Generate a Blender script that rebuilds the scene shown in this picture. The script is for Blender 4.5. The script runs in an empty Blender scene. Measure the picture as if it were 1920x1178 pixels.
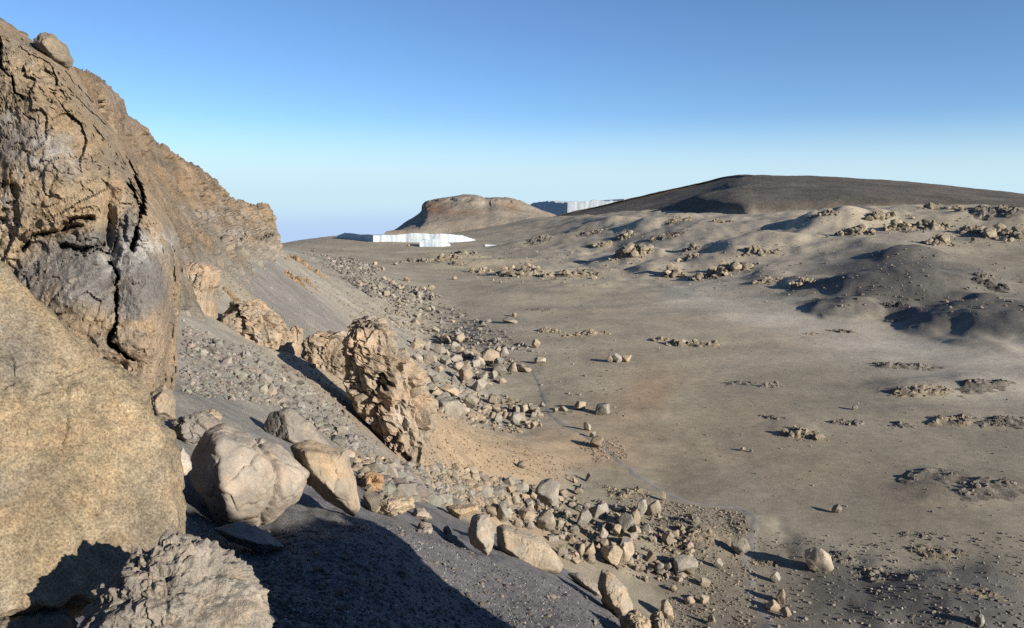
import bpy, bmesh, math, random
import numpy as np
from mathutils import Vector, Matrix

random.seed(7)
RNG = np.random.default_rng(11)
scene = bpy.context.scene
COL = scene.collection

# ------------------------------------------------------------------ camera
FPX, CX, CY = 1507.0, 960.0, 589.0            # focal length / centre in photo pixels
PITCH = math.atan(229.0 / FPX)                # eye level sits at photo row 360
cam_d = bpy.data.cameras.new('camera')
cam = bpy.data.objects.new('camera', cam_d)
COL.objects.link(cam)
cam.location = (0, 0, 0)
cam.rotation_euler = (math.radians(90) - PITCH, 0, 0)
cam_d.sensor_width = 36.0
cam_d.lens = 36.0 * FPX / 1920.0
cam_d.clip_start = 0.1
cam_d.clip_end = 200000.0
scene.camera = cam

# ------------------------------------------------------------------ light
SUN_AZ, SUN_EL = math.radians(125.0), math.radians(18.0)   # clockwise from the view direction
SUN = Vector((math.cos(SUN_EL) * math.sin(SUN_AZ), math.cos(SUN_EL) * math.cos(SUN_AZ), math.sin(SUN_EL)))
sun_d = bpy.data.lights.new('sun', 'SUN')
sun_d.energy = 5.0
sun_d.angle = math.radians(0.53)
sun_d.color = (1.0, 0.925, 0.81)
sun = bpy.data.objects.new('sun', sun_d)
COL.objects.link(sun)
sun.rotation_euler = (-SUN).to_track_quat('-Z', 'Y').to_euler()

world = bpy.data.worlds.new('World')
scene.world = world
world.use_nodes = True
wn, wl = world.node_tree.nodes, world.node_tree.links
wn.clear()
w_out = wn.new('ShaderNodeOutputWorld')
w_bg = wn.new('ShaderNodeBackground')
w_bg.inputs['Strength'].default_value = 0.076
sky = wn.new('ShaderNodeTexSky')
sky.sky_type = 'NISHITA'
sky.sun_disc = False
sky.sun_elevation = SUN_EL
sky.sun_rotation = SUN_AZ
sky.altitude = 4600.0
sky.air_density = 1.2
sky.dust_density = 0.0
sky.ozone_density = 4.5
# the hazy air of the lowlands far below the summit: same all round, only under the horizon
w_geo = wn.new('ShaderNodeTexCoord')
w_sep = wn.new('ShaderNodeSeparateXYZ')
w_map = wn.new('ShaderNodeMapRange')
w_map.inputs['From Min'].default_value = -0.006
w_map.inputs['From Max'].default_value = 0.095
w_map.inputs['To Min'].default_value = 1.0
w_map.inputs['To Max'].default_value = 0.0
w_map.interpolation_type = 'SMOOTHSTEP'
w_mix = wn.new('ShaderNodeMix')
w_mix.data_type = 'RGBA'
w_map2 = wn.new('ShaderNodeMapRange')
w_map2.inputs['From Min'].default_value = -0.05
w_map2.inputs['From Max'].default_value = -0.008
w_map2.interpolation_type = 'SMOOTHSTEP'
w_haze = wn.new('ShaderNodeMix')
w_haze.data_type = 'RGBA'
w_haze.inputs['A'].default_value = (3.3, 4.45, 6.25, 1.0)
w_haze.inputs['B'].default_value = (4.1, 5.55, 6.35, 1.0)
wl.new(w_sep.outputs['Z'], w_map2.inputs['Value'])
wl.new(w_map2.outputs['Result'], w_haze.inputs['Factor'])
wl.new(w_haze.outputs['Result'], w_mix.inputs['B'])
wl.new(w_geo.outputs['Generated'], w_sep.inputs[0])
wl.new(w_sep.outputs['Z'], w_map.inputs['Value'])
wl.new(w_map.outputs['Result'], w_mix.inputs['Factor'])
wl.new(sky.outputs['Color'], w_mix.inputs['A'])
wl.new(w_mix.outputs['Result'], w_bg.inputs['Color'])
wl.new(w_bg.outputs[0], w_out.inputs[0])

scene.view_settings.view_transform = 'Standard'
scene.view_settings.look = 'None'
scene.view_settings.gamma = 1.0
scene.view_settings.exposure = 0.95
scene.view_settings.use_curve_mapping = False
scene.render.engine = 'CYCLES'
scene.cycles.use_denoising = False
scene.cycles.max_bounces = 4
scene.cycles.diffuse_bounces = 1

# ------------------------------------------------------------------ pixels -> rays
SP, CP = math.sin(PITCH), math.cos(PITCH)

def ray(px, py):
    cx = (np.asarray(px, float) - CX) / FPX
    cy = (CY - np.asarray(py, float)) / FPX
    return np.stack([cx, CP + cy * SP, -SP + cy * CP], -1)

def P(px, py, Y):
    """point on the ray of a photo pixel at forward distance Y (metres)"""
    d = ray(px, py)
    return d * (np.asarray(Y, float) / d[..., 1])[..., None]

# ------------------------------------------------------------------ noise (numpy)
_perm = np.random.default_rng(3).permutation(256)
_perm = np.concatenate([_perm, _perm, _perm])
_g = np.random.default_rng(5).normal(size=(256, 3))
_g /= np.linalg.norm(_g, axis=1)[:, None]

def perlin(p):
    pi = np.floor(p).astype(np.int64)
    pf = p - pi
    u = pf * pf * pf * (pf * (pf * 6 - 15) + 10)
    out = np.zeros(len(p))
    X0, Y0, Z0 = pi[:, 0] & 255, pi[:, 1] & 255, pi[:, 2] & 255
    for dx in (0, 1):
        wx = u[:, 0] if dx else 1 - u[:, 0]
        hx = _perm[(X0 + dx) & 255]
        for dy in (0, 1):
            wy = u[:, 1] if dy else 1 - u[:, 1]
            hy = _perm[hx + ((Y0 + dy) & 255)]
            for dz in (0, 1):
                wz = u[:, 2] if dz else 1 - u[:, 2]
                h = _perm[hy + ((Z0 + dz) & 255)]
                g = _g[h]
                out += wx * wy * wz * (g[:, 0] * (pf[:, 0] - dx) + g[:, 1] * (pf[:, 1] - dy) + g[:, 2] * (pf[:, 2] - dz))
    return out * 1.6

def fbm(p, octaves=5, gain=0.5, lac=2.03):
    a, f, s = 1.0, 1.0, 0.0
    for i in range(octaves):
        s = s + a * perlin(p * f + 17.3 * i)
        a *= gain
        f *= lac
    return s

def ridged(p, octaves=4, gain=0.5, lac=2.1):
    a, f, s, t = 1.0, 1.0, 0.0, 0.0
    for i in range(octaves):
        s = s + a * (1 - np.abs(perlin(p * f + 9.1 * i)) * 1.7)
        t += a
        a *= gain
        f *= lac
    return s / t

def worley(p):
    """F1, F2 and a per-cell random number"""
    pi = np.floor(p).astype(np.int64)
    F1 = np.full(len(p), 9.0)
    F2 = np.full(len(p), 9.0)
    ID = np.zeros(len(p))
    for dx in (-1, 0, 1):
        for dy in (-1, 0, 1):
            for dz in (-1, 0, 1):
                c = pi + np.array([dx, dy, dz])
                h = _perm[_perm[_perm[c[:, 0] & 255] + (c[:, 1] & 255)] + (c[:, 2] & 255)]
                jit = np.stack([_perm[h + 1], _perm[h + 7], _perm[h + 13]], -1) / 255.0
                d = np.linalg.norm(c + jit - p, axis=1)
                new = d < F1
                F2 = np.where(new, F1, np.minimum(F2, d))
                ID = np.where(new, _perm[h + 29] / 255.0, ID)
                F1 = np.where(new, d, F1)
    return F1, F2, ID

_rv = np.random.default_rng(21).normal(size=(256, 3))
_rv /= np.linalg.norm(_rv, axis=1)[:, None]
def facet(p):
    """broken planes: every cell is tilted its own way; returns offset and edge distance"""
    pi = np.floor(p).astype(np.int64)
    F1 = np.full(len(p), 9.0); F2 = F1.copy()
    off = np.zeros(len(p))
    for dx in (-1, 0, 1):
        for dy in (-1, 0, 1):
            for dz in (-1, 0, 1):
                c = pi + np.array([dx, dy, dz])
                h = _perm[_perm[_perm[c[:, 0] & 255] + (c[:, 1] & 255)] + (c[:, 2] & 255)]
                jit = np.stack([_perm[h + 1], _perm[h + 7], _perm[h + 13]], -1) / 255.0
                r = p - c - jit
                d = np.linalg.norm(r, axis=1)
                new = d < F1
                F2 = np.where(new, F1, np.minimum(F2, d))
                off = np.where(new, (r * _rv[h]).sum(1) + (_perm[h + 29] / 255.0 - 0.5) * 0.5, off)
                F1 = np.where(new, d, F1)
    return off, F2 - F1

def V3(a, *rest):
    return np.stack([a] + list(rest), -1)

# ------------------------------------------------------------------ mesh helpers
ALBEDO = 0.58        # the colour tables below are relative; this brings them to real base colours
def mesh_from(name, verts, faces, smooth=True, color=None, sharp=None):
    """verts (N,3); faces (M,3) or (M,4) int array"""
    faces = np.asarray(faces, np.int32)
    k = faces.shape[1]
    me = bpy.data.meshes.new(name)
    me.vertices.add(len(verts))
    me.vertices.foreach_set('co', np.asarray(verts, np.float32).ravel())
    me.loops.add(faces.size)
    me.loops.foreach_set('vertex_index', faces.ravel())
    me.polygons.add(len(faces))
    me.polygons.foreach_set('loop_start', np.arange(0, faces.size, k, dtype=np.int32))
    me.update(calc_edges=True)
    me.polygons.foreach_set('use_smooth', np.full(len(faces), smooth))
    if sharp is not None:
        me.set_sharp_from_angle(angle=sharp)
    if color is not None:
        ca = me.color_attributes.new('Col', 'FLOAT_COLOR', 'POINT')
        c = np.ones((len(verts), 4), np.float32)
        c[:, :3] = np.asarray(color) * ALBEDO
        ca.data.foreach_set('color', c.ravel())
    me.update()
    return me

def grid_faces(nu, nv, wrap_u=False):
    """vertex index = i*nv + j"""
    iu = np.arange(nu if wrap_u else nu - 1)
    jv = np.arange(nv - 1)
    a, b = np.meshgrid(iu, jv, indexing='ij')
    a2 = (a + 1) % nu
    return np.stack([a * nv + b, a2 * nv + b, a2 * nv + b + 1, a * nv + b + 1], -1).reshape(-1, 4)

def add(name, me, mat, loc=(0, 0, 0), label=None, cat=None, group=None, kind=None, parent=None):
    o = bpy.data.objects.new(name, me)
    COL.objects.link(o)
    o.location = loc
    if mat is not None and me is not None and not me.materials:
        me.materials.append(mat)
    if label: o['label'] = label
    if cat: o['category'] = cat
    if group: o['group'] = group
    if kind: o['kind'] = kind
    if parent: o.parent = parent
    return o

def vnormals(verts, faces):
    n = np.zeros_like(verts)
    fn = np.cross(verts[faces[:, 1]] - verts[faces[:, 0]], verts[faces[:, -1]] - verts[faces[:, 0]])
    for k in range(faces.shape[1]):
        np.add.at(n, faces[:, k], fn)
    return n / (np.linalg.norm(n, axis=1)[:, None] + 1e-12)

_ico = {}
def icosphere(sub):
    if sub not in _ico:
        bm = bmesh.new()
        bmesh.ops.create_icosphere(bm, subdivisions=sub, radius=1.0)
        v = np.array([x.co[:] for x in bm.verts])
        f = np.array([[x.index for x in q.verts] for q in bm.faces])
        bm.free()
        _ico[sub] = (v / np.linalg.norm(v, axis=1)[:, None], f)
    return _ico[sub]

# ------------------------------------------------------------------ materials
def new_mat(name):
    m = bpy.data.materials.new(name)
    m.use_nodes = True
    nt = m.node_tree
    nt.nodes.clear()
    out = nt.nodes.new('ShaderNodeOutputMaterial')
    bs = nt.nodes.new('ShaderNodeBsdfPrincipled')
    bs.inputs['Specular IOR Level'].default_value = 0.15
    bs.inputs['Roughness'].default_value = 0.95
    nt.links.new(bs.outputs[0], out.inputs[0])
    return m, nt, bs

def n_noise(nt, coord, scale, detail=6.0, rough=0.6, dist=0.0):
    n = nt.nodes.new('ShaderNodeTexNoise')
    n.inputs['Scale'].default_value = scale
    n.inputs['Detail'].default_value = detail
    n.inputs['Roughness'].default_value = rough
    n.inputs['Distortion'].default_value = dist
    nt.links.new(coord, n.inputs['Vector'])
    return n.outputs['Fac']

def n_range(nt, val, a, b, c, d):
    n = nt.nodes.new('ShaderNodeMapRange')
    for k, x in zip(('From Min', 'From Max', 'To Min', 'To Max'), (a, b, c, d)):
        n.inputs[k].default_value = x
    nt.links.new(val, n.inputs['Value'])
    return n.outputs['Result']

def n_math(nt, op, a, b):
    n = nt.nodes.new('ShaderNodeMath')
    n.operation = op
    for k, x in enumerate((a, b)):
        if isinstance(x, (int, float)): n.inputs[k].default_value = x
        else: nt.links.new(x, n.inputs[k])
    return n.outputs[0]

def n_mix(nt, fac, a, b, blend='MIX'):
    n = nt.nodes.new('ShaderNodeMix')
    n.data_type = 'RGBA'
    n.blend_type = blend
    for k, x in (('Factor', fac), ('A', a), ('B', b)):
        if isinstance(x, (int, float)): n.inputs[k].default_value = x
        elif isinstance(x, tuple): n.inputs[k].default_value = (*x, 1.0)
        else: nt.links.new(x, n.inputs[k])
    return n.outputs['Result']

def n_gray(nt, val):
    n = nt.nodes.new('ShaderNodeCombineColor')
    for k in range(3): nt.links.new(val, n.inputs[k])
    return n.outputs[0]

def n_bump(nt, bs, height, strength, dist, prev=None):
    n = nt.nodes.new('ShaderNodeBump')
    n.inputs['Strength'].default_value = strength
    n.inputs['Distance'].default_value = dist
    nt.links.new(height, n.inputs['Height'])
    if prev is not None: nt.links.new(prev, n.inputs['Normal'])
    nt.links.new(n.outputs[0], bs.inputs['Normal'])
    return n.outputs[0]

def rock_mat(name, base=None, tone=(1.0, 1.0, 1.0), scale=1.0, speck=0.35, bump=0.6, bdist=0.05, per_object=0.0, warm=None, rust=0.4):
    """rock: colour from the mesh's own Col attribute or a base colour, mottled, grained and bumped"""
    m, nt, bs = new_mat(name)
    tc = nt.nodes.new('ShaderNodeTexCoord')
    co = tc.outputs['Object']
    if base is None:
        at = nt.nodes.new('ShaderNodeAttribute')
        at.attribute_name = 'Col'
        c = at.outputs['Color']
    else:
        rgb = nt.nodes.new('ShaderNodeRGB')
        rgb.outputs[0].default_value = (*base, 1)
        c = rgb.outputs[0]
    if per_object:
        oi = nt.nodes.new('ShaderNodeObjectInfo')
        if warm is not None:
            c = n_mix(nt, n_range(nt, oi.outputs['Random'], 0.25, 0.9, 0.0, 1.0), c, warm)
        r2 = nt.nodes.new('ShaderNodeTexWhiteNoise')
        r2.noise_dimensions = '1D'
        nt.links.new(oi.outputs['Random'], r2.inputs['W'])
        c = n_mix(nt, 1.0, c, n_gray(nt, n_range(nt, r2.outputs['Value'], 0, 1, 1 - per_object, 1 + per_object)), 'MULTIPLY')
    big = n_noise(nt, co, 1.3 * scale, 5, 0.6)
    c = n_mix(nt, 1.0, c, n_gray(nt, n_range(nt, big, 0.3, 0.72, 0.72, 1.22)), 'MULTIPLY')
    mid = n_noise(nt, co, 7 * scale, 6, 0.7)
    hue = n_noise(nt, co, 2.6 * scale, 4, 0.6, 0.6)
    c = n_mix(nt, n_range(nt, hue, 0.45, 0.7, 0.0, rust), c, n_mix(nt, 1.0, c, (1.18, 0.93, 0.7), 'MULTIPLY'))
    fine = n_noise(nt, co, 38 * scale, 4, 0.75)
    c = n_mix(nt, speck, c, n_mix(nt, 1.0, c, n_gray(nt, n_range(nt, fine, 0.3, 0.7, 0.25, 1.75)), 'MULTIPLY'))
    c = n_mix(nt, speck * 0.8, c, n_mix(nt, 1.0, c, n_gray(nt, n_range(nt, mid, 0.3, 0.7, 0.5, 1.5)), 'MULTIPLY'))
    nt.links.new(c, bs.inputs['Base Color'])
    b1 = n_bump(nt, bs, mid, bump, bdist)
    n_bump(nt, bs, fine, bump * 0.8, bdist * 0.25, b1)
    return m

M = {}
M['ground'], nt, bs = new_mat('volcanic_ground')
tc = nt.nodes.new('ShaderNodeTexCoord'); co = tc.outputs['Object']
at = nt.nodes.new('ShaderNodeAttribute'); at.attribute_name = 'Col'
c = at.outputs['Color']
n1 = n_noise(nt, co, 0.035, 6, 0.6, 0.8)
c = n_mix(nt, 1.0, c, n_gray(nt, n_range(nt, n1, 0.3, 0.7, 0.8, 1.2)), 'MULTIPLY')
n2 = n_noise(nt, co, 0.6, 8, 0.68)
c = n_mix(nt, 1.0, c, n_gray(nt, n_range(nt, n2, 0.3, 0.7, 0.82, 1.18)), 'MULTIPLY')
n3 = n_noise(nt, co, 9.0, 6, 0.75)
c = n_mix(nt, 1.0, c, n_gray(nt, n_range(nt, n3, 0.3, 0.7, 0.72, 1.28)), 'MULTIPLY')
n4 = n_noise(nt, co, 55.0, 3, 0.8)
c = n_mix(nt, 1.0, c, n_gray(nt, n_range(nt, n4, 0.32, 0.68, 0.3, 1.7)), 'MULTIPLY')
nt.links.new(c, bs.inputs['Base Color'])
b = n_bump(nt, bs, n2, 0.22, 0.3)
b = n_bump(nt, bs, n3, 0.4, 0.04, b)
n_bump(nt, bs, n4, 0.6, 0.014, b)

M['rock_face'] = rock_mat('tan_lava_rock', scale=0.7, speck=0.4, bump=1.0, bdist=0.10)
M['wall'] = rock_mat('crater_wall_rock', scale=0.16, speck=0.5, bump=0.9, bdist=0.5)
M['slab'] = rock_mat('ochre_slab_rock', scale=2.0, speck=0.85, bump=0.9, bdist=0.02)
M['lumpy'] = rock_mat('rough_pumice_rock', scale=3.0, speck=0.4, bump=0.9, bdist=0.025)
M['fore'] = rock_mat('foreground_rock', scale=1.6, speck=0.38, bump=0.7, bdist=0.03)
M['crag'] = rock_mat('ochre_crag_rock', scale=0.45, speck=0.4, bump=0.9, bdist=0.2)
M['boulder'] = rock_mat('boulder_rock', base=(0.225, 0.207, 0.175), scale=0.9, speck=0.4, bump=0.8, bdist=0.09, per_object=0.22, warm=(0.265, 0.215, 0.152), rust=0.25)
M['outcrop'] = rock_mat('outcrop_rock', scale=0.5, speck=0.45, bump=0.9, bdist=0.2)
M['stones'] = rock_mat('loose_stone', scale=1.5, speck=0.4, bump=0.5, bdist=0.02)
M['hill'] = rock_mat('hill_ground', scale=0.03, speck=0.3, bump=0.6, bdist=2.0)

m, nt, bs = new_mat('glacier_ice')
tc = nt.nodes.new('ShaderNodeTexCoord'); co = tc.outputs['Object']
mp = nt.nodes.new('ShaderNodeMapping'); mp.inputs['Scale'].default_value = (1, 1, 0.12)
nt.links.new(co, mp.inputs['Vector'])
f1 = n_noise(nt, mp.outputs[0], 0.42, 8, 0.75)
c = n_mix(nt, n_range(nt, f1, 0.38, 0.58, 0.0, 1.0), (0.21, 0.27, 0.32), (0.44, 0.465, 0.48))
nt.links.new(c, bs.inputs['Base Color'])
bs.inputs['Roughness'].default_value = 0.6
n_bump(nt, bs, f1, 0.5, 0.6)
M['ice'] = m

m, nt, bs = new_mat('footpath_dust')
tc = nt.nodes.new('ShaderNodeTexCoord'); co = tc.outputs['Object']
f1 = n_noise(nt, co, 1.4, 6, 0.7)
c = n_mix(nt, n_range(nt, f1, 0.3, 0.7, 0.0, 1.0), (0.175, 0.161, 0.138), (0.235, 0.217, 0.188))
nt.links.new(c, bs.inputs['Base Color'])
n_bump(nt, bs, f1, 0.5, 0.08)
M['path'] = m

# ------------------------------------------------------------------ ground: height control points
# visible ones: photo pixel + forward distance in metres; the crater floor lies about 40 m below the eye
CTL = [
 # dark scree shoulder below the camera
 (600,1150,8),(900,1150,11.5),(1150,1145,17),(1172,1132,21.5),(1110,1112,19.5),(1210,1170,21),(500,1005,11.3),(700,1000,12),(900,1060,14.5),(1060,1080,18),(690,960,14.5),
 (850,995,18),(760,925,22),(400,1003,10.6),(345,900,12.5),(380,770,16.5),(520,960,12),
 # boulder slope under the shoulder
 (900,905,82),(820,885,66),(1000,950,89),(1100,980,88),(1200,1000,86),(1330,1050,82),(1200,1100,75),(1250,1172,68),
 # orange sand apron
 (900,840,98),(1000,850,109),(1080,870,111),(800,800,74),(780,852,53),
 # scree slope behind the boulders
 (700,842,38),(600,780,32),(680,850,30),(450,680,30),(400,620,38),(350,700,22),(340,575,50),(430,505,85),(500,570,95),
 (600,620,110),(640,590,150),(560,505,190),(540,475,240),(620,525,270),(700,600,190),(700,540,275),(760,620,198),
 (800,645,220),(850,690,170),(800,700,150),(830,760,118),(900,790,129),(950,800,132),(600,490,330),(570,470,390),
 (640,490,450),(700,500,420),(520,640,70),(620,690,60),
 (400,482,88),(460,472,132),(500,463,182),(360,520,60),
 # far floor and rim
 (560,455,650),(600,445,770),(700,440,820),(820,440,830),(900,427,900),(1000,408,900),(1000,430,750),(1000,470,540),
 (900,470,570),(760,470,560),
 # hills on the right
 (1150,420,600),(1150,470,500),(1150,515,390),(1300,420,520),(1300,460,450),(1300,512,375),(1300,545,318),
 (1500,450,420),(1500,412,480),(1500,520,330),(1500,570,275),(1700,480,330),(1700,430,420),(1700,395,490),
 (1690,600,250),(1860,650,204),(1900,520,300),(1900,440,390),(1900,395,480),(2100,650,200),(2100,500,300),(2100,400,470),
 (1150,405,700),(1400,398,620),(1640,388,600),(1920,392,600),(2100,395,640),
]
WPT = [ # (x, y, z) places the photo does not show
 (0,0.3,-1.65),(0.5,3,-3.0),(2.5,4,-4.3),(-0.8,3,-2.7),(-2,3.2,-2.75),(-4,4,-2.6),(-5,7,-2.8),(-10,4,2.2),(-4.6,12,-4.9),(-9,13,-2.0),
 (6,3,-6.2),(12,6,-10.5),(10,14,-12.5),(8,22,-16),(20,20,-20),(14,40,-27),(30,40,-37),(45,45,-40),(60,20,-40),(30,5,-22),(4,30,-16.5),
 (-25,20,8),(-50,40,16),(-55,90,8),(-85,170,0),(-120,260,-12),(-90,60,30),(-200,200,10),(-200,350,-20),
 (-2,-4,-1.6),(5,-4,-4.2),(15,-10,-10),(-10,-8,3.5),(40,-30,-24),(-40,-30,20),(100,-30,-40),(0,-30,2),(0,-120,10),(-120,-100,50),(120,-120,-30),
 (300,60,-38),(300,200,-32),(400,0,-36),(200,100,-39),(150,150,-38),(-400,300,-40),(-500,600,-60),(-350,700,-75),
 (-200,1300,-100),(0,1400,-110),(300,1400,-80),(700,1300,-60),(900,700,-20),(-800,200,-60),(500,-500,-60),(-500,-500,-40),
]
# the flat crater floor
for px, py in [(1250,900),(1400,900),(1600,900),(1800,900),(2050,900),(1350,780),(1550,780),(1750,780),(2000,780),(1150,750),(1050,740),
               (1000,660),(1150,660),(1300,660),(1500,680),(1700,690),(1950,700),(900,620),(1000,590),(1150,580),(1300,590),(1480,620),
               (880,560),(800,540),(960,540),(1080,540),(1500,1000),(1700,1000),(1950,1000),(1450,1150),(1650,1150),(1950,1150),(2200,900),(1350,1120)]:
    d = ray(px, py)
    s = -40.0 / d[2]
    WPT.append((d[0]*s, d[1]*s, -40.0))
ctl = np.array(CTL, float)
pts = np.concatenate([P(ctl[:, 0], ctl[:, 1], ctl[:, 2]), np.array(WPT, float)])
QT = 2.2
def warp(x, y):
    return np.stack([QT * np.arctan2(x, y), 0.5 * np.log(x * x + y * y + 1.0) * 0.8], -1)

def _phi(r2):
    return 0.5 * r2 * np.log(r2 + 1e-9)
tq = warp(pts[:, 0], pts[:, 1])
N = len(tq)
A = np.zeros((N + 3, N + 3))
A[:N, :N] = _phi(((tq[:, None] - tq[None]) ** 2).sum(-1)) + np.eye(N) * 2e-3
A[:N, N] = 1; A[:N, N+1:] = tq
A[N, :N] = 1; A[N+1:, :N] = tq.T
# heights are solved as slope angles (z / distance) so that near and far weigh alike
rr = np.hypot(pts[:, 0], pts[:, 1]) + 1.2
sol = np.linalg.solve(A, np.concatenate([pts[:, 2] / rr, [0, 0, 0]]))
def base_z(x, y):
    q = warp(x, y)
    out = np.zeros(len(q))
    for i in range(0, len(q), 40000):
        qq = q[i:i+40000]
        r2 = ((qq[:, None] - tq[None]) ** 2).sum(-1)
        out[i:i+40000] = _phi(r2) @ sol[:N] + sol[N] + qq @ sol[N+1:]
    return out * (np.hypot(x, y) + 1.2)

TH = np.concatenate([np.linspace(-math.pi, -0.72, 40)[:-1], np.linspace(-0.72, 0.72, 500), np.linspace(0.72, math.pi, 40)[1:]])
LR = np.concatenate([np.linspace(math.log(0.25), math.log(2.5), 18)[:-1], np.linspace(math.log(2.5), math.log(1300), 760), np.linspace(math.log(1300), math.log(60000), 30)[1:]])
NT, NR = len(TH), len(LR)
# the smooth base is solved on a coarser net, then refined
thc, lrc = np.interp(np.linspace(0, NT-1, 170), np.arange(NT), TH), np.interp(np.linspace(0, NR-1, 220), np.arange(NR), LR)
g1, g2 = np.meshgrid(thc, lrc, indexing='ij')
rc = np.exp(g2)
zc = base_z((rc * np.sin(g1)).ravel(), (rc * np.cos(g1)).ravel()).reshape(g1.shape)
tmp = np.stack([np.interp(LR, lrc, zc[i]) for i in range(len(thc))])
Z = np.stack([np.interp(TH, thc, tmp[:, j]) for j in range(NR)], 1)
# a soft blur takes the net's creases away
for _ in range(3):
    Z[:, 1:-1] = 0.25 * Z[:, :-2] + 0.5 * Z[:, 1:-1] + 0.25 * Z[:, 2:]
    Z[1:-1] = 0.25 * Z[:-2] + 0.5 * Z[1:-1] + 0.25 * Z[2:]
GT, GL = np.meshgrid(TH, LR, indexing='ij')
GR = np.exp(GL)
GX, GY = GR * np.sin(GT), GR * np.cos(GT)
# beyond the rim the mountain falls away to the plains
fall = np.clip((GR - 1250) / 20000, 0, 1)
Z = np.where(GR > 1250, Z * np.exp(-(GR - 1250) / 800) - 5200 * fall ** 0.8 - 90 * (1 - np.exp(-(GR - 1250) / 800)), Z)

# low mounds: photo column, distance, half width px, half depth m, height m, skew
MOUNDS = [(1890,232,190,36,6.0),(1690,286,230,36,6.2),(1590,262,90,16,2.6),(1705,338,90,16,3.0),(1545,452,95,30,7),(1860,74,190,10,1.3),
          (1300,258,110,12,0.8),(1075,272,120,12,0.8),(1745,162,130,12,0.8),(1860,165,130,12,0.8),(1800,140,150,10,0.6),(1510,133,70,7,0.4),
          (1420,420,130,34,4.5),(1230,395,70,20,3.0),(1350,400,100,24,3.5),(1180,455,80,26,3.5),(1630,450,90,26,4.5),(1760,440,110,26,5),
          (1920,430,120,30,6),(1510,318,60,14,2.2),(1440,340,60,14,1.8),(900,470,150,22,2.6),(1050,400,140,16,2.8),(830,520,90,16,2.4),
          (1850,105,160,9,0.6),(1590,84,90,7,0.5),(1330,88,80,7,0.5),(1440,92,60,6,0.4),(1010,590,120,24,3.0),(1240,560,90,24,5.0),(1120,620,90,24,4.0)]
mdark = np.zeros_like(Z)
for i, (mx, mY, hw, hd, hh) in enumerate(MOUNDS):
    x0 = (mx - CX) / FPX * mY
    wx = hw / FPX * mY
    warpn = 0.22
    r2 = ((GX - x0) / wx) ** 2 + ((GY - mY) / hd) ** 2
    sel = r2 < 4
    nz = fbm(V3(GX[sel] / wx * 1.3 + i * 3.1, GY[sel] / hd * 1.3, np.full(sel.sum(), i * 1.7)), 3)
    g = np.clip(1 - np.sqrt(r2[sel]) * (1 + 0.35 * nz), 0, 1)
    g = np.clip(g * 1.3, 0, 1)
    g = g * g * (3 - 2 * g)
    Z[sel] += hh * g * (1 + 0.25 * nz)
    if i in (0, 1, 2, 3, 5):
        mdark[sel] = np.maximum(mdark[sel], np.clip(g * 2.2, 0, 1))
# relief noise
flat = np.column_stack([GX.ravel(), GY.ravel(), np.zeros(GX.size)])
R1 = GR.ravel()
right = 1 / (1 + np.exp(-(GY.ravel() - 330 + 0.25 * np.clip(-GX.ravel(), -400, 0)) / 30)) * np.clip((GX.ravel() + 60) / 120, 0, 1)
right *= np.clip((1100 - R1) / 300, 0, 1)
left = 1 / (1 + np.exp((GX.ravel() + 0.22 * GY.ravel() - 28) / 12))
fade = np.clip((1400 - R1) / 200, 0, 1)
dz = 0.35 * fbm(flat / 26.0, 4) * np.clip((R1 - 25) / 40, 0, 1)
dz += right * (4.0 * (ridged(flat / 80.0 + 4.0, 4) - 0.62) + 0.6 * fbm(flat / 12.0, 3))
dz += mdark.ravel() * (0.4 * fbm(flat / 7.0 + 3, 4) + 0.35 * (ridged(flat / 3.5, 3) - .6)) * np.clip(R1 / 200, 0.3, 1)
dz += right * 0.9 * (ridged(flat / 24.0 + 8.0, 3) - 0.62)
dz += left * np.clip(R1 / 40, 0.02, 1.0) * 0.35 * fbm(flat / 4.0, 3)
near = np.clip(1 - R1 / 60, 0, 1)
sel = near > 0
dz[sel] += near[sel] * (0.10 * fbm(flat[sel] / 1.1 + 5, 3) + 0.03 * fbm(flat[sel] / 0.22, 3)) * np.clip(R1[sel] / 6, 0, 1)
Z += (dz * fade).reshape(Z.shape)

def _cell(x, y):
    th = np.arctan2(x, y)
    lr = 0.5 * np.log(x * x + y * y + 1e-9)
    ft = np.interp(th, TH, np.arange(NT))
    fr = np.interp(lr, LR, np.arange(NR))
    return ft, fr

def ground_z(x, y):
    x, y = np.atleast_1d(np.asarray(x, float)), np.atleast_1d(np.asarray(y, float))
    ft, fr = _cell(x, y)
    i = np.clip(ft.astype(int), 0, NT - 2); j = np.clip(fr.astype(int), 0, NR - 2)
    a, b = ft - i, fr - j
    return Z[i, j] * (1-a) * (1-b) + Z[i+1, j] * a * (1-b) + Z[i, j+1] * (1-a) * b + Z[i+1, j+1] * a * b

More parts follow.
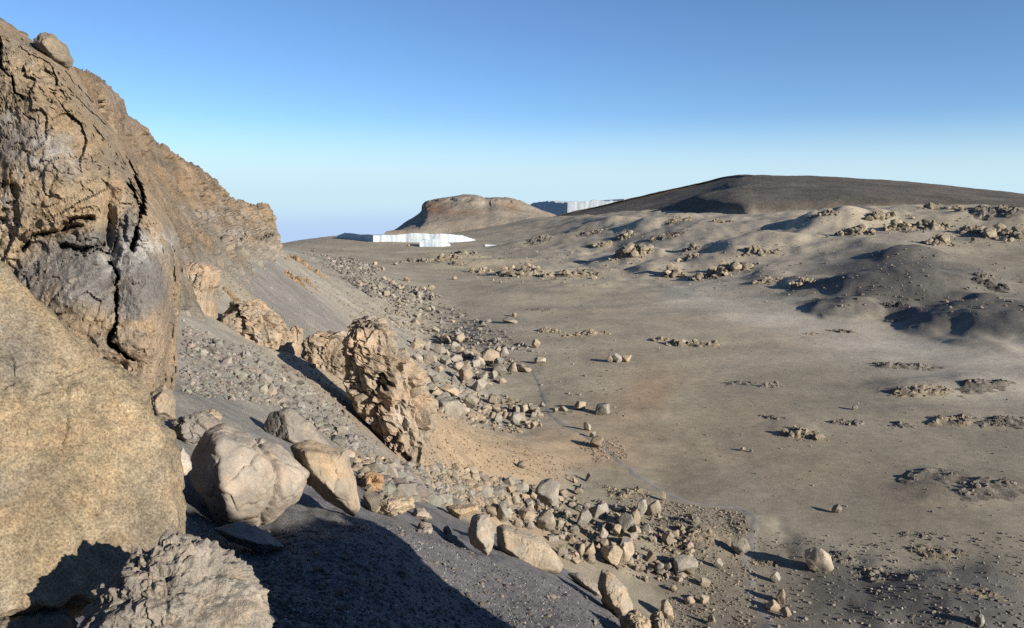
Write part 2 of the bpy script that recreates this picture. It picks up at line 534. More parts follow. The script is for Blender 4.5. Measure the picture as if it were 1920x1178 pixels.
def hit(px, py, ymin=5.0):
    """first ground point along the rays of photo pixels (NaN where the ray misses)"""
    px, py = np.atleast_1d(np.asarray(px, float)), np.atleast_1d(np.asarray(py, float))
    d = ray(px, py)
    th = np.arctan2(d[:, 0], d[:, 1])
    slope = d[:, 2] / np.hypot(d[:, 0], d[:, 1])
    ft = np.interp(th, TH, np.arange(NT))
    i = np.clip(ft.astype(int), 0, NT - 2); a = ft - i
    R = np.exp(LR)
    out = np.full((len(px), 3), np.nan)
    for s in range(0, len(px), 4000):
        e = min(s + 4000, len(px))
        zz = Z[i[s:e]] * (1 - a[s:e])[:, None] + Z[i[s:e] + 1] * a[s:e][:, None]
        above = zz - R[None] * slope[s:e][:, None]
        ok = (above > 0) & (R[None] > ymin)
        j = ok.argmax(1)
        has = ok.any(1) & (j > 0)
        jj = np.clip(j, 1, None)
        k = np.arange(e - s)
        a0, a1 = above[k, jj - 1], above[k, jj]
        t = np.clip(-a0 / (a1 - a0 + 1e-12), 0, 1)
        r = R[jj - 1] + t * (R[jj] - R[jj - 1])
        o = np.stack([r * np.sin(th[s:e]), r * np.cos(th[s:e]), r * slope[s:e]], -1)
        o[~has] = np.nan
        out[s:e] = o
    return out

# ------------------------------------------------------------------ ground colours (base colours of the materials lying there; right floor tan also holds lens vignetting)
TAN, GREY, DARK = (.46,.395,.285), (.375,.33,.245), (.165,.155,.138)
ORG, SCR, PALE = (.47,.35,.225), (.20,.193,.193), (.55,.495,.395)
SLO, GRV, BRN = (.40,.365,.30), (.28,.262,.234), (.275,.24,.185)
TN2 = (.40,.335,.24)  # browner tan of the right floor, with some lens vignetting put into the colour
TN3 = (.55,.475,.355)
CC = [(600,1100,SCR),(500,1000,SCR),(800,1050,SCR),(1000,1120,SCR),(700,975,SCR),(1100,1150,SCR),(900,1150,SCR),(400,1000,SCR),(300,1170,SCR),(850,1000,SCR),(1060,1085,SCR),
 (760,905,SLO),(650,850,SLO),(600,780,SLO),(450,700,SLO),(350,620,SLO),(400,560,SLO),(380,780,GRV),
 (500,560,GRV),(560,580,GRV),(450,500,GRV),(600,605,GRV),(640,640,SLO),(560,500,SLO),(620,540,SLO),(700,600,SLO),(540,470,SLO),(420,640,SLO),(530,540,GRV),
 (850,830,ORG),(900,850,ORG),(1000,860,ORG),(1080,850,ORG),(780,860,ORG),(820,800,ORG),(560,650,TAN),(900,760,SLO),(850,700,SLO),
 (1000,760,TAN),(1100,720,TAN),(1200,740,ORG),(1300,760,TAN),(1400,770,TN2),(1500,880,TN2),(1300,860,TN2),(1150,560,TAN),(1000,540,TAN),(900,500,TAN),(700,460,TAN),
 (1300,560,PALE),(1500,600,PALE),(1700,650,PALE),(1850,672,PALE),(1900,650,PALE),(1600,625,PALE),(1330,640,TAN),(1250,600,TAN),(1100,600,TAN),(1420,640,TAN),
 (1600,760,GREY),(1750,850,GREY),(1500,720,GREY),(1700,950,TN2),(1900,1000,GREY),(1600,960,GREY),(1500,1000,GREY),(1600,1100,DARK),(1750,1000,GREY),(1850,1090,DARK),
 (1700,1150,DARK),(1450,1150,BRN),(1300,1120,BRN),(1200,1030,GREY),(1100,900,GREY),(1250,1060,BRN),(1650,1040,GREY),(1180,930,GREY),(1430,960,GREY),
 (1680,560,DARK),(1860,590,DARK),(1780,610,GREY),(1600,570,GREY),(1700,490,DARK),(1500,470,TN3),(1400,450,TN3),(1300,480,TN3),(1150,500,TN3),(1550,430,TN3),(1700,440,TN3),
 (1850,450,GREY),(1900,480,GREY),(1200,430,TN3),(1000,440,TAN),(800,455,TAN),(620,455,TAN),(1450,420,TN3),(1600,405,TN3),(1350,405,TN3)]
cpx = np.array([[a, b] for a, b, _ in CC], float)
ccol = np.array([k for _, _, k in CC])
ch = hit(cpx[:, 0], cpx[:, 1])
okc = ~np.isnan(ch[:, 0])
ch, ccol = ch[okc], ccol[okc]
cq = warp(ch[:, 0], ch[:, 1])
cq[:, 1] *= 1.6
gq = warp(GX.ravel(), GY.ravel())
gq[:, 1] *= 1.6
jit = np.column_stack([fbm(flat / np.maximum(R1, 4)[:, None] * 9 + 3, 4), fbm(flat / np.maximum(R1, 4)[:, None] * 9 + 40, 4)]) * 0.045
gq = gq + jit
gcol = np.zeros((gq.shape[0], 3))
for i in range(0, len(gq), 60000):
    d2 = ((gq[i:i+60000, None] - cq[None]) ** 2).sum(-1)
    w = 1 / (d2 + 4e-4) ** 1.7
    gcol[i:i+60000] = (w @ ccol) / w.sum(1)[:, None]
# ash streaks and dark mounds
streak = fbm(np.column_stack([flat[:, 0] / 40 + flat[:, 1] / 90, flat[:, 1] / 14 - flat[:, 0] / 60, np.zeros(len(flat))]), 4)
st = np.clip((R1 - 60) / 60, 0, 1) * np.clip((900 - R1) / 300, 0, 1)
gcol *= (1 + 0.13 * streak * st)[:, None]
md = mdark.ravel() * np.clip(0.75 + 0.5 * fbm(flat / 9.0 + 2, 3), 0, 1)
gcol = gcol * (1 - md)[:, None] + np.array(DARK) * md[:, None]
gcol = np.clip(gcol, 0.02, 0.6)

gfaces = grid_faces(NT, NR)
gverts = np.column_stack([GX.ravel(), GY.ravel(), Z.ravel()])
gme = mesh_from('ground', gverts, gfaces[:, ::-1], True, gcol)
add('ground', gme, M['ground'], kind='structure', label='grey and tan volcanic ash ground of the crater floor and slopes')
print('ground done', NT, NR)

# ------------------------------------------------------------------ lofted rock sheets
def catmull(ctrl, n):
    """resample rows of a control array (k, ...) to n samples, smooth"""
    ctrl = np.asarray(ctrl, float)
    k = len(ctrl)
    t = np.linspace(0, k - 1, n)
    i = np.clip(t.astype(int), 0, k - 2)
    f = (t - i).reshape((-1,) + (1,) * (ctrl.ndim - 1))
    p0 = ctrl[np.clip(i - 1, 0, k - 1)]; p1 = ctrl[i]; p2 = ctrl[i + 1]; p3 = ctrl[np.clip(i + 2, 0, k - 1)]
    m1 = (p2 - p0) * 0.5; m2 = (p3 - p1) * 0.5
    f2, f3 = f * f, f * f * f
    return (2*f3 - 3*f2 + 1) * p1 + (f3 - 2*f2 + f) * m1 + (-2*f3 + 3*f2) * p2 + (f3 - f2) * m2

def loft(points, nu, nv):
    a = catmull(points, nu)
    return catmull(a.transpose(1, 0, 2), nv).transpose(1, 0, 2)

def project(v):
    """photo pixel of world points"""
    f = v[:, 1] * CP - v[:, 2] * SP
    u = v[:, 1] * SP + v[:, 2] * CP
    return np.column_stack([CX + FPX * v[:, 0] / f, CY - FPX * u / f])

def blob(pp, x, y, rx, ry, rot=0.0):
    c, s = math.cos(rot), math.sin(rot)
    dx, dy = pp[:, 0] - x, pp[:, 1] - y
    return np.exp(-(((dx * c + dy * s) / rx) ** 2 + ((-dx * s + dy * c) / ry) ** 2))

def polyline_dist(pp, line):
    line = np.asarray(line, float)
    best = np.full(len(pp), 1e9)
    for a, b in zip(line[:-1], line[1:]):
        ab = b - a
        t = np.clip(((pp - a) @ ab) / (ab @ ab), 0, 1)
        best = np.minimum(best, np.linalg.norm(pp - a - t[:, None] * ab, axis=1))
    return best

def lerp3(a, b, f):
    return a * (1 - f)[:, None] + np.asarray(b) * f[:, None]

# --- the crater wall running away on the left
WALL = [  # rows: behind the crest, crest, upper face, lower face, foot, buried ; stations run away from the camera
 [(-260,-60,60),(0,130,75),(140,200,90),(205,260,110),(300,330,150),(400,390,190),(460,420,225),(505,440,260),(528,462,262)],
 [(-260,-150,28),(0,45,36),(140,128,47),(205,185,62),(300,278,95),(400,347,140),(458,388,178),(508,392,214),(516,446,232)],
 [(-200,100,24),(40,180,32),(165,220,43),(240,280,56),(325,350,85),(415,395,128),(466,412,170),(508,418,206),(515,452,222)],
 [(-160,300,22),(90,330,28),(205,360,38),(290,400,50),(360,430,75),(430,448,115),(476,446,160),(511,440,200),(517,458,214)],
 [(-120,560,20),(150,560,25),(260,540,34),(335,478,50),(385,458,76),(445,458,114),(492,456,156),(519,452,195),(521,462,207)],
 [(-100,760,18),(180,740,24),(290,660,32),(352,530,47),(402,500,71),(456,490,108),(502,478,150),(526,470,190),(526,480,200)],
]
wpts = np.array([[P(*c) for c in row] for row in WALL])
for k in range(wpts.shape[1]):                       # the foot runs out under the scree
    a = wpts[4, k]
    drop = np.clip(a[2] - float(ground_z(a[0], a[1])[0]), 1.0, 30.0)
    xy = a[:2] + np.array([0.93, -0.35]) * (1.5 + 0.75 * drop)
    wpts[5, k] = (xy[0], xy[1], float(ground_z(xy[0], xy[1])[0]) - 2.5)
wv = loft(wpts, 170, 340).reshape(-1, 3)
wf = grid_faces(170, 340)
wn_ = vnormals(wv, wf)
toward = -wv / np.linalg.norm(wv, axis=1)[:, None]
if (wn_ * toward).sum() < 0: wn_ = -wn_
dist = np.linalg.norm(wv, axis=1)
F1, F2, ID = worley(wv / 3.2 + 0.5 * fbm(wv / 4.0, 2)[:, None])
amp = np.clip(dist / 95, 0.4, 1.5)
fa, fe = facet(wv / 5.0 + 0.5 * fbm(wv / 5.0, 3)[:, None])
fb, fe2 = facet(wv / 1.8 + 0.4 * fbm(wv / 1.5 + 4, 2)[:, None])
disp = amp * (0.7 * fbm(wv / 11.0, 4) + 0.6 * fa + 0.33 * fb - 0.12 * np.exp(-(fe2 / 0.08) ** 2))
disp += 0.2 * amp * fbm(wv / 0.8, 3)
wv2 = wv + wn_ * disp[:, None]
pp = project(wv)
nz = fbm(wv / 5.0 + 9, 4)
col = np.tile(np.array((.38, .28, .18)), (len(wv), 1))
col = lerp3(col, (.31, .25, .185), np.clip(0.5 + 1.0 * nz, 0, 1))
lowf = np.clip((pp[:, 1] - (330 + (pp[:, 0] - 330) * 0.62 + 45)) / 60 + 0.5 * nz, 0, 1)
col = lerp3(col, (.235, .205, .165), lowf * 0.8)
above = wv[:, 2] - ground_z(wv[:, 0], wv[:, 1])
col = lerp3(col, (.36, .325, .27), np.clip(1.1 - above / (0.035 * dist) + 0.7 * nz, 0, 1))
wh = np.clip(blob(pp, 395, 405, 28, 14) + blob(pp, 445, 440, 26, 8) + blob(pp, 345, 500, 16, 22) + blob(pp, 205, 195, 20, 14) + blob(pp, 240, 240, 14, 12), 0, 1)
col = lerp3(col, (.52, .48, .42), np.clip(wh * (0.6 + 1.4 * fbm(wv / 1.5, 3)), 0, 1))
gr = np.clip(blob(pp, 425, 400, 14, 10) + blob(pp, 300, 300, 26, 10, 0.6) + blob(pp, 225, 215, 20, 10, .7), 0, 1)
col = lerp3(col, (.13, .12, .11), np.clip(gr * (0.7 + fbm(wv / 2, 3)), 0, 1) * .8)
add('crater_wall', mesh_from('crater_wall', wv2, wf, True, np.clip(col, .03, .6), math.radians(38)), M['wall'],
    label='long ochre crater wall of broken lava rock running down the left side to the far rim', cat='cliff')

# --- near rock face on the left edge, behind the ochre slab
NU, NV = 280, 260
t = np.linspace(0, 1, NU)
Lp = np.column_stack([np.full(NU, -190.0), -85 + t * 960])
RIGHT = [(138,126),(170,185),(212,245),(255,320),(300,385),(333,440),(343,500),(338,570),(332,640),(333,700),(322,745),(300,800)]
Rp = catmull(RIGHT, NU)
s = np.concatenate([np.linspace(0, 1, NV - 40), np.full(40, 1.0)])
wrap = np.concatenate([np.zeros(NV - 40), np.linspace(0, 1, 41)[1:]])
S_, T_ = np.meshgrid(s, t)
WR = np.tile(wrap, (NU, 1))
px = Lp[:, None, 0] * (1 - S_) + Rp[:, None, 0] * S_ - 130 * WR
py = Lp[:, None, 1] * (1 - S_) + Rp[:, None, 1] * S_
px, py = px.ravel(), py.ravel()
tt, ss, wr = T_.ravel(), S_.ravel(), WR.ravel()
Yd = 13.6 - 2.3 * tt + 1.1 * np.clip((ss - 0.8) / 0.2, 0, 1) ** 3 + 4.0 * wr ** 0.7 - 0.5 * np.sin(math.pi * ss) + 0.9 * np.clip((0.06 - tt) / 0.06, 0, 1) ** 2
q = np.column_stack([px, py])
bul = -0.35 * blob(q, 90, 300, 110, 110) - 0.30 * blob(q, 250, 350, 60, 130)
bul += -0.25 * blob(q, 60, 160, 90, 70) - 0.35 * blob(q, 280, 590, 60, 120) - 0.30 * blob(q, 140, 560, 70, 90)
bul += 0.22 * blob(q, 110, 470, 90, 45) + 0.35 * blob(q, 205, 430, 14, 60)
bul += 0.35 * blob(q, 230, 690, 60, 25)
Yd = Yd + bul
fv = P(px, py, Yd)
n3 = fv / 1.0
F1, F2, ID = worley(fv / 0.75 + 0.35 * fbm(fv / 0.8, 2)[:, None])
fa, fe = facet(fv / 1.5 + 0.45 * fbm(fv / 1.2, 3)[:, None])
fb, fe2 = facet(fv / 0.5 + 0.5 * fbm(fv / 0.4 + 4, 3)[:, None])
fc, fe3 = facet(fv / 0.17 + 0.5 * fbm(fv / 0.15 + 8, 2)[:, None])
fd, fe4 = facet(fv * np.array([1, 1, .55]) / 0.8 + 0.2 * fbm(fv / 0.8 + 14, 2)[:, None])
patch = np.clip(0.5 + 1.6 * fbm(fv / 1.0 + 12, 3), 0.1, 1)
dY = 0.12 * fbm(fv / 1.6, 4, 0.55) + 0.15 * fa + 0.12 * fd + 0.085 * fb * patch + 0.055 * fc - 0.02 * np.exp(-(fe2 / 0.05) ** 2) * patch
smooth = np.clip(blob(q, 150, 540, 90, 70) + blob(q, 275, 570, 50, 90), 0, 1)
dY *= 1 - 0.62 * smooth
dY += 0.03 * fbm(fv / 0.12, 4, .6)
CRACKS = [([(246,300),(252,325),(262,350),(268,380),(262,405),(258,440),(250,465)],4.2,0.7),([(248,345),(254,375),(262,400)],3.6,.6),
          ([(207,488),(220,512),(224,545),(218,590),(214,620),(208,640),(222,660),(245,672)],3.4,0.7),
          ([(40,462),(70,440),(100,434),(150,428)],4.0,0.3),([(118,462),(150,468),(190,462)],4.5,0.32),([(115,428),(140,412),(165,408)],5.5,0.32),
          ([(0,80),(8,130),(30,165),(45,185)],3.2,0.35)]
for line, wpx, dep in CRACKS:
    dd = polyline_dist(q + 8.0 * np.column_stack([fbm(fv / 0.4, 6, .62), fbm(fv / 0.4 + 9, 6, .62)]), line)
    wloc = wpx * 0.8 * np.clip(1.0 + 1.1 * fbm(fv / 0.3 + 33, 2), 0.25, 1.9)
    dY -= dep * np.exp(-(dd / wloc) ** 3)
fv2 = fv - (fv / np.linalg.norm(fv, axis=1)[:, None]) * dY[:, None]
nz = fbm(fv / 0.9 + 3, 5)
nz2 = fbm(fv / 0.25 + 5, 4)
col = np.tile(np.array((.44, .34, .225)), (len(fv), 1))
col = lerp3(col, (.33, .275, .21), np.clip(0.35 + 1.2 * nz, 0, 1))
greym = np.clip(1.2 * blob(q, 120, 530, 85, 70) + 1.25 * blob(q, 270, 540, 55, 85) + .9 * blob(q, 200, 500, 60, 60) + .8 * blob(q, 80, 270, 50, 40) + .5 * blob(q, 130, 330, 40, 30)
               + .6 * blob(q, 0, 320, 40, 60) + .7 * blob(q, 160, 460, 90, 25) + .6 * blob(q, 240, 400, 14, 50), 0, 1)
col = lerp3(col, (.255, .24, .222), np.clip(greym * 1.3 - 0.25 + 0.5 * nz, 0, 1))
whm = np.clip(blob(q, 250, 470, 55, 28, -0.3) + .9 * blob(q, 225, 495, 25, 22) + .9 * blob(q, 10, 385, 24, 55) + .8 * blob(q, 60, 300, 40, 60, .6) + .8 * blob(q, 300, 450, 30, 18)
             + .7 * blob(q, 90, 275, 45, 18) + .6 * blob(q, 20, 235, 20, 30) + .6 * blob(q, 145, 290, 14, 40) + .5 * blob(q, 140, 545, 45, 25), 0, 1)
col = lerp3(col, (.56, .54, .51), np.clip(whm * (0.55 + 1.1 * nz2 + .5 * nz), 0, 0.85))
tanm = np.clip(blob(q, 260, 680, 70, 28) + .8 * blob(q, 245, 610, 45, 10) + blob(q, 300, 640, 30, 60) + .8 * blob(q, 150, 620, 30, 12), 0, 1)
col = lerp3(col, (.47, .36, .255), np.clip(tanm + .4 * nz, 0, 1) * np.clip(tanm * 2, 0, 1))
ff = grid_faces(NU, NV)
add('lava_cliff', mesh_from('lava_cliff', fv2, ff, True, np.clip(col, .03, .65), math.radians(40)), M['rock_face'],
    label='tall ochre and grey lava rock face with deep cracks at the left edge', cat='cliff')

# ------------------------------------------------------------------ faceted rocks from an outline
def poly_rock(name, outline, Y, thick, mat, color, faces=((0.25, 0.25, 1.0, 0.5),), sub=6, p=16, noise=0.05, nscale=1.0, lump=0.0, rough=0.012,
              seed=0, label=None, cat='boulder', group=None, groove=None, color2=None, bevel=0.4, cell=0.022, seat=True):
    """convex rock: side planes through the outline's edges, cut by front faces (nx, ny, nz, distance/half thickness)"""
    ol = np.array(outline, float)
    c = ol.mean(0)
    if Y > 9 and seat:
        low = ol[ol[:, 1] > ol[:, 1].max() - 0.25 * np.ptp(ol[:, 1])]
        g_ = hit([low[:, 0].mean()], [ol[:, 1].max() - 0.04 * np.ptp(ol[:, 1])])[0]
        if not np.isnan(g_[0]) and 0.6 * Y < g_[1] < 1.6 * Y:
            Y = g_[1] + 0.1 * thick
        else:
            print('seat?', name, outline[0], Y, g_)
    ctr = P(c[0], c[1], Y)
    dirv = ctr / np.linalg.norm(ctr)
    right_ = np.cross(dirv, [0, 0, 1]); right_ /= np.linalg.norm(right_)
    up_ = np.cross(right_, dirv)
    mpp = np.linalg.norm(ctr) / FPX * math.cos(math.atan(np.hypot(*(c - [CX, CY])) / FPX))
    loc = (ol - c) * mpp * (1 + 0.5 / p)
    p = p * 1.8
    loc[:, 1] *= -1
    area = 0.5 * np.sum(loc[:, 0] * np.roll(loc[:, 1], -1) - loc[:, 1] * np.roll(loc[:, 0], -1))
    if area < 0: loc = loc[::-1]
    planes = []
    for a, b in zip(loc, np.roll(loc, -1, 0)):
        e = b - a
        n = np.array([e[1], -e[0]]); n /= np.linalg.norm(n)
        d = max(n @ a, 0.02 * abs(area) ** .5)
        for k in (bevel, -bevel):
            nn = np.array([n[0], n[1], k]); L = np.linalg.norm(nn)
            planes.append((nn / L, d / L))
    for nx, ny, nz_, dd in faces:
        nn = np.array([nx, ny, nz_]); L = np.linalg.norm(nn)
        planes.append((nn / L, dd * thick))
    planes.append((np.array([0, 0, -1.0]), thick * 0.5))
    dirs, f = icosphere(sub)
    acc = np.zeros(len(dirs))
    for n, d in planes:
        acc += np.clip(dirs @ n / d, 0, None) ** p
    r = acc ** (-1.0 / p)
    v = dirs * r[:, None]
    size = abs(area) ** 0.5
    q3 = v / size / nscale * 3.0 + seed * 11.7
    dsp = noise * size * fbm(q3, 4, 0.5)
    if lump:
        F1, F2, ID = worley(q3 * 2.2)
        dsp += lump * size * ((0.55 - F1) + 0.5 * (ID - 0.5)) + lump * 0.5 * size * fbm(q3 * 4.5, 3)
    if cell:
        F1, F2, ID = worley(q3 * 0.9 + 0.3 * fbm(q3, 2)[:, None])
        dsp += cell * size * ((ID - 0.5) - 0.8 * np.exp(-((F2 - F1) / 0.08) ** 2))
    dsp += rough * size * fbm(q3 * 7, 3)
    basis = np.stack([right_, up_, -dirv])
    wv_ = v @ basis
    if groove:
        pq = project(wv_ + ctr)
        for line, wpx, dep in groove:
            dd = polyline_dist(pq + 2.5 * np.column_stack([fbm(q3 * 3, 2), fbm(q3 * 3 + 5, 2)]), line)
            dsp -= dep * np.exp(-(dd / wpx) ** 2) * (v[:, 2] > -0.1 * thick)
    v = v + dirs * dsp[:, None]
    wv_ = v @ basis
    colr = np.tile(np.array(color, float) * (1.25 if mat is M['fore'] else 1.0), (len(v), 1))
    if color2 is not None:
        colr = lerp3(colr, np.array(color2) * (1.25 if mat is M['fore'] else 1.0), np.clip(0.5 + 1.3 * fbm(q3 * 0.7 + 30, 4), 0, 1))
    colr *= (1 + 0.15 * fbm(q3 * 2 + 8, 3))[:, None]
    me = mesh_from(name, wv_, f, True, np.clip(colr, .02, .65), math.radians(45))
    return add(name, me, mat, tuple(ctr), label, cat, group)

OCH, OCH2 = (.345, .275, .18), (.27, .24, .19)
GRT, GRT2 = (.36, .31, .245), (.30, .27, .23)
poly_rock('slab_boulder', [(-330,120),(-150,290),(20,462),(262,770),(300,852),(318,945),(326,1015),(310,1110),(150,1165),(-60,1175),(-330,1190)], 4.3, 0.8,
          M['slab'], OCH, faces=((0.35, 0.38, 1.0, 0.42), (0.9, 0.3, 0.8, 0.85)), sub=7, p=26, noise=0.03, rough=0.012, cell=0.012, seed=1, color2=OCH2, bevel=0.35, groove=[([(30,560),(95,650),(128,745),(118,840)], 2.2, .012), ([(210,800),(262,905),(250,985)], 2.0, .012), ([(128,745),(190,770)], 1.8, .008), ([(20,900),(90,935),(170,925)], 2.0, .008)],
          label='huge smooth ochre slab of rock filling the lower left corner')
poly_rock('lumpy_boulder', [(152,1185),(168,1140),(210,1075),(265,1028),(325,1012),(385,1018),(432,1055),(478,1105),(502,1170),(490,1290),(330,1330),(170,1290)], 3.3, 0.6,
          M['lumpy'], (.42,.37,.30), faces=((0.2, 0.5, 1.0, 0.42), (-0.5, 0.3, 1.0, .5)), sub=7, p=7, noise=0.05, cell=0.0, lump=0.075, rough=0.02, seed=2, color2=(.36,.325,.275),
          label='rough lumpy grey-tan boulder at the bottom edge in front of the ochre slab')
poly_rock('flat_rock', [(-120,1148),(60,1146),(112,1152),(134,1185),(130,1270),(-120,1280)], 3.55, 0.4, M['lumpy'], (.27,.235,.19), faces=((0.1, 0.8, 1.0, 0.4),), sub=6, p=12,
          noise=0.05, rough=0.02, seed=3, label='flat grey-brown rock in the bottom left corner under the ochre slab', cat='rock')
poly_rock('cracked_boulder', [(394,800),(430,790),(522,836),(575,898),(552,948),(490,988),(410,990),(358,862)], 11.8, 1.5,
          M['fore'], (.345,.305,.255), faces=((0.30, 0.28, 1.0, 0.44), (0.75, 0.0, 0.8, 0.52), (0.3, -0.55, 1.0, 0.5), (-0.85, 0.05, 0.5, 0.5)), sub=6, p=20, noise=0.02, rough=0.007, seed=4,
          color2=(.30,.255,.205), groove=[([(476,808),(492,840),(512,862),(525,895),(515,940),(490,985)], 4.5, .09)],
          label='big rounded grey-tan boulder split by a crack, right of the ochre slab')
poly_rock('leaning_slab', [(548,832),(580,824),(652,846),(664,895),(673,955),(660,972),(610,938),(566,893)], 13.4, 1.0, M['fore'], (.36,.285,.195), faces=((0.35, 0.15, 1.0, 0.4), (0.2, -0.6, 1, .5)), sub=6,
          p=24, noise=0.02, rough=0.008, seed=5, color2=(.32,.275,.215), label='tan leaning rock slab with pointed foot, right of the cracked boulder')
poly_rock('slab_boulder', [(492,795),(508,770),(546,765),(580,793),(616,838),(600,850),(545,845),(500,815)], 15.2, 0.9, M['fore'], (.27,.24,.20), faces=((0.45, 0.5, 1.0, 0.4), (-0.7, 0.2, 0.7, 0.45)), sub=6,
          p=24, noise=0.03, rough=0.008, seed=6, color2=(.23,.21,.185), label='grey ridged slab above the tan leaning slab, its left end black with shadow')
poly_rock('white_stone', [(330,868),(337,845),(345,840),(356,860),(358,880),(348,893),(332,892)], 7.4, 0.12, M['fore'], (.46,.41,.35), sub=5, p=12, noise=0.06, seed=7,
          label='small pale stone wedged beside the ochre slab', cat='stone')
poly_rock('wedge_rock', [(274,748),(288,731),(310,722),(324,740),(326,790),(290,792),(276,780)], 11.0, 0.6, M['fore'], (.30,.245,.18), sub=6, p=14, noise=0.05, seed=8, cell=.04,
          seat=False, label='small tan wedge of rock at the foot of the rock face above the slab', cat='rock')
poly_rock('knob_rock', [(68,82),(82,65),(104,67),(122,84),(134,112),(120,130),(90,118)], 13.6, 0.6, M['fore'], (.22,.185,.14), faces=((0.3, 0.4, 1, .42),), sub=6, p=10, noise=0.06, seed=9,
          seat=False, label='dark knob of rock perched on top of the left rock face against the sky', cat='rock')
poly_rock('angular_rock', [(328,790),(345,778),(378,772),(410,795),(398,830),(345,838),(330,820)], 13.2, 0.5, M['fore'], (.22,.20,.18), sub=6, p=18, noise=0.08, seed=10, cell=.08,
          label='dark grey angular rock in the gap behind the cracked boulder', cat='rock')
poly_rock('angular_rock', [(368,790),(385,770),(402,767),(416,782),(410,796),(380,802)], 14.5, 0.4, M['fore'], (.35,.285,.20), sub=6, p=18, noise=0.08, seed=12, cell=.06,
          label='small tan broken rock on the scree above the cracked boulder', cat='rock')
poly_rock('buried_slab', [(405,985),(450,975),(500,1000),(530,1035),(490,1040),(430,1010)], 11.3, 0.4, M['fore'], (.27,.24,.21), faces=((0.2, 0.8, 1, .42),), sub=5, p=14, noise=0.04, seed=13,
          label='low grey slab half buried in dark grit under the cracked boulder', cat='rock')
# the row along the edge of the dark grit
poly_rock('pillar_boulder', [(878,1000),(884,970),(900,962),(918,970),(926,990),(925,1020),(914,1044),(896,1030),(882,1020)], 18.2, 0.8, M['fore'], GRT, faces=((0.5, 0.25, 1, .42), (-.8, .1, .5, .4)), sub=6, p=16, noise=0.04,
          seed=14, color2=GRT2, label='upright tan boulder standing left of the large tilted slab')
poly_rock('tilted_slab', [(930,990),(945,984),(1015,1008),(1030,1022),(1056,1060),(1050,1074),(985,1076),(950,1052),(932,1040)], 19.5, 1.0, M['fore'], (.37,.31,.23), faces=((0.3, 0.45, 1.0, 0.40), (0.2, -.5, 1, .5)), sub=6,
          p=24, noise=0.018, rough=0.008, seed=15, color2=(.33,.285,.22), label='large tilted tan slab on the edge of the dark grit')
poly_rock('long_slab', [(1062,1078),(1085,1076),(1120,1092),(1134,1100),(1130,1118),(1118,1122),(1090,1104)], 20.5, 0.7, M['fore'], (.33,.28,.21), faces=((0.2, 0.5, 1, .4),), sub=6, p=20, noise=0.03, seed=16,
          color2=GRT2, label='long low tan slab right of the large tilted slab')
poly_rock('rough_pillar', [(1119,1098),(1127,1072),(1145,1074),(1172,1100),(1186,1128),(1184,1150),(1164,1162),(1134,1140)], 18.5, 0.9, M['fore'], (.35,.29,.205), faces=((0.4, 0.4, 1, .42), (-.9, 0, .4, .4)), sub=6, p=12, noise=0.05, lump=.02,
          seed=17, color2=GRT, label='rough pitted tan boulder leaning right at the brink, shadow on its left')
poly_rock('pale_boulder', [(684,955),(700,930),(735,928),(775,935),(778,955),(740,968),(712,966)], 20.0, 0.8, M['fore'], (.38,.315,.23), faces=((0.3, 0.35, 1, .42), (-.6, .0, .8, .4)), sub=6, p=14, noise=0.06, seed=18, cell=.05,
          label='wide pale tan broken boulder right of the leaning slab')
poly_rock('hollow_boulder', [(674,905),(680,890),(698,884),(718,892),(722,905),(716,918),(690,922),(676,916)], 24.0, 0.7, M['fore'], (.36,.24,.14), sub=6, p=9, noise=0.07, seed=19, groove=[([(700,902),(714,908)], 6, .35)],
          label='orange boulder with a dark hollow right of the leaning slab')
poly_rock('pointed_boulder', [(768,968),(780,952),(795,954),(812,972),(800,977),(775,976)], 17.5, 0.5, M['fore'], GRT, sub=5, p=16, noise=0.05, seed=20, label='small pointed grey-tan boulder below the flat-topped rock')
poly_rock('flat_topped_rock', [(835,950),(848,947),(895,947),(900,960),(880,968),(862,975),(846,966)], 19.6, 0.7, M['fore'], (.37,.29,.195), faces=((0.2, 0.5, 1, .4),), sub=6, p=22, noise=0.03, seed=21, label='flat-faced tan rock behind the upright boulder', cat='rock')
poly_rock('low_rock', [(780,995),(795,988),(812,990),(808,1002),(790,1004)], 16.3, 0.35, M['fore'], (.37,.33,.28), sub=5, p=12, noise=0.08, seed=22, cell=.05, label='low pale rock on the dark grit left of the upright boulder', cat='rock')
poly_rock('broken_outcrop', [(1165,1160),(1180,1145),(1205,1150),(1222,1165),(1220,1200),(1170,1205)], 21.0, 1.0, M['fore'], (.37,.30,.21), sub=6, p=10, noise=0.07, cell=.09, seed=23, label='broken tan rock at the bottom edge of the picture, below the pitted boulder', cat='rock')
poly_rock('broken_outcrop', [(1218,1165),(1228,1150),(1240,1148),(1250,1165),(1262,1180),(1255,1210),(1222,1208)], 22.0, 1.0, M['fore'], (.34,.28,.20), sub=6, p=10, noise=0.07, cell=.09, seed=24, label='second broken tan rock at the bottom edge, right of the first', cat='rock')
poly_rock('upright_stone', [(1238,1150),(1240,1128),(1250,1124),(1260,1140),(1264,1156),(1250,1160)], 69.0, 1.5, M['fore'], (.35,.29,.22), sub=5, p=12, noise=0.06, seed=25, label='upright tan stone just above the bottom edge rocks', cat='stone')

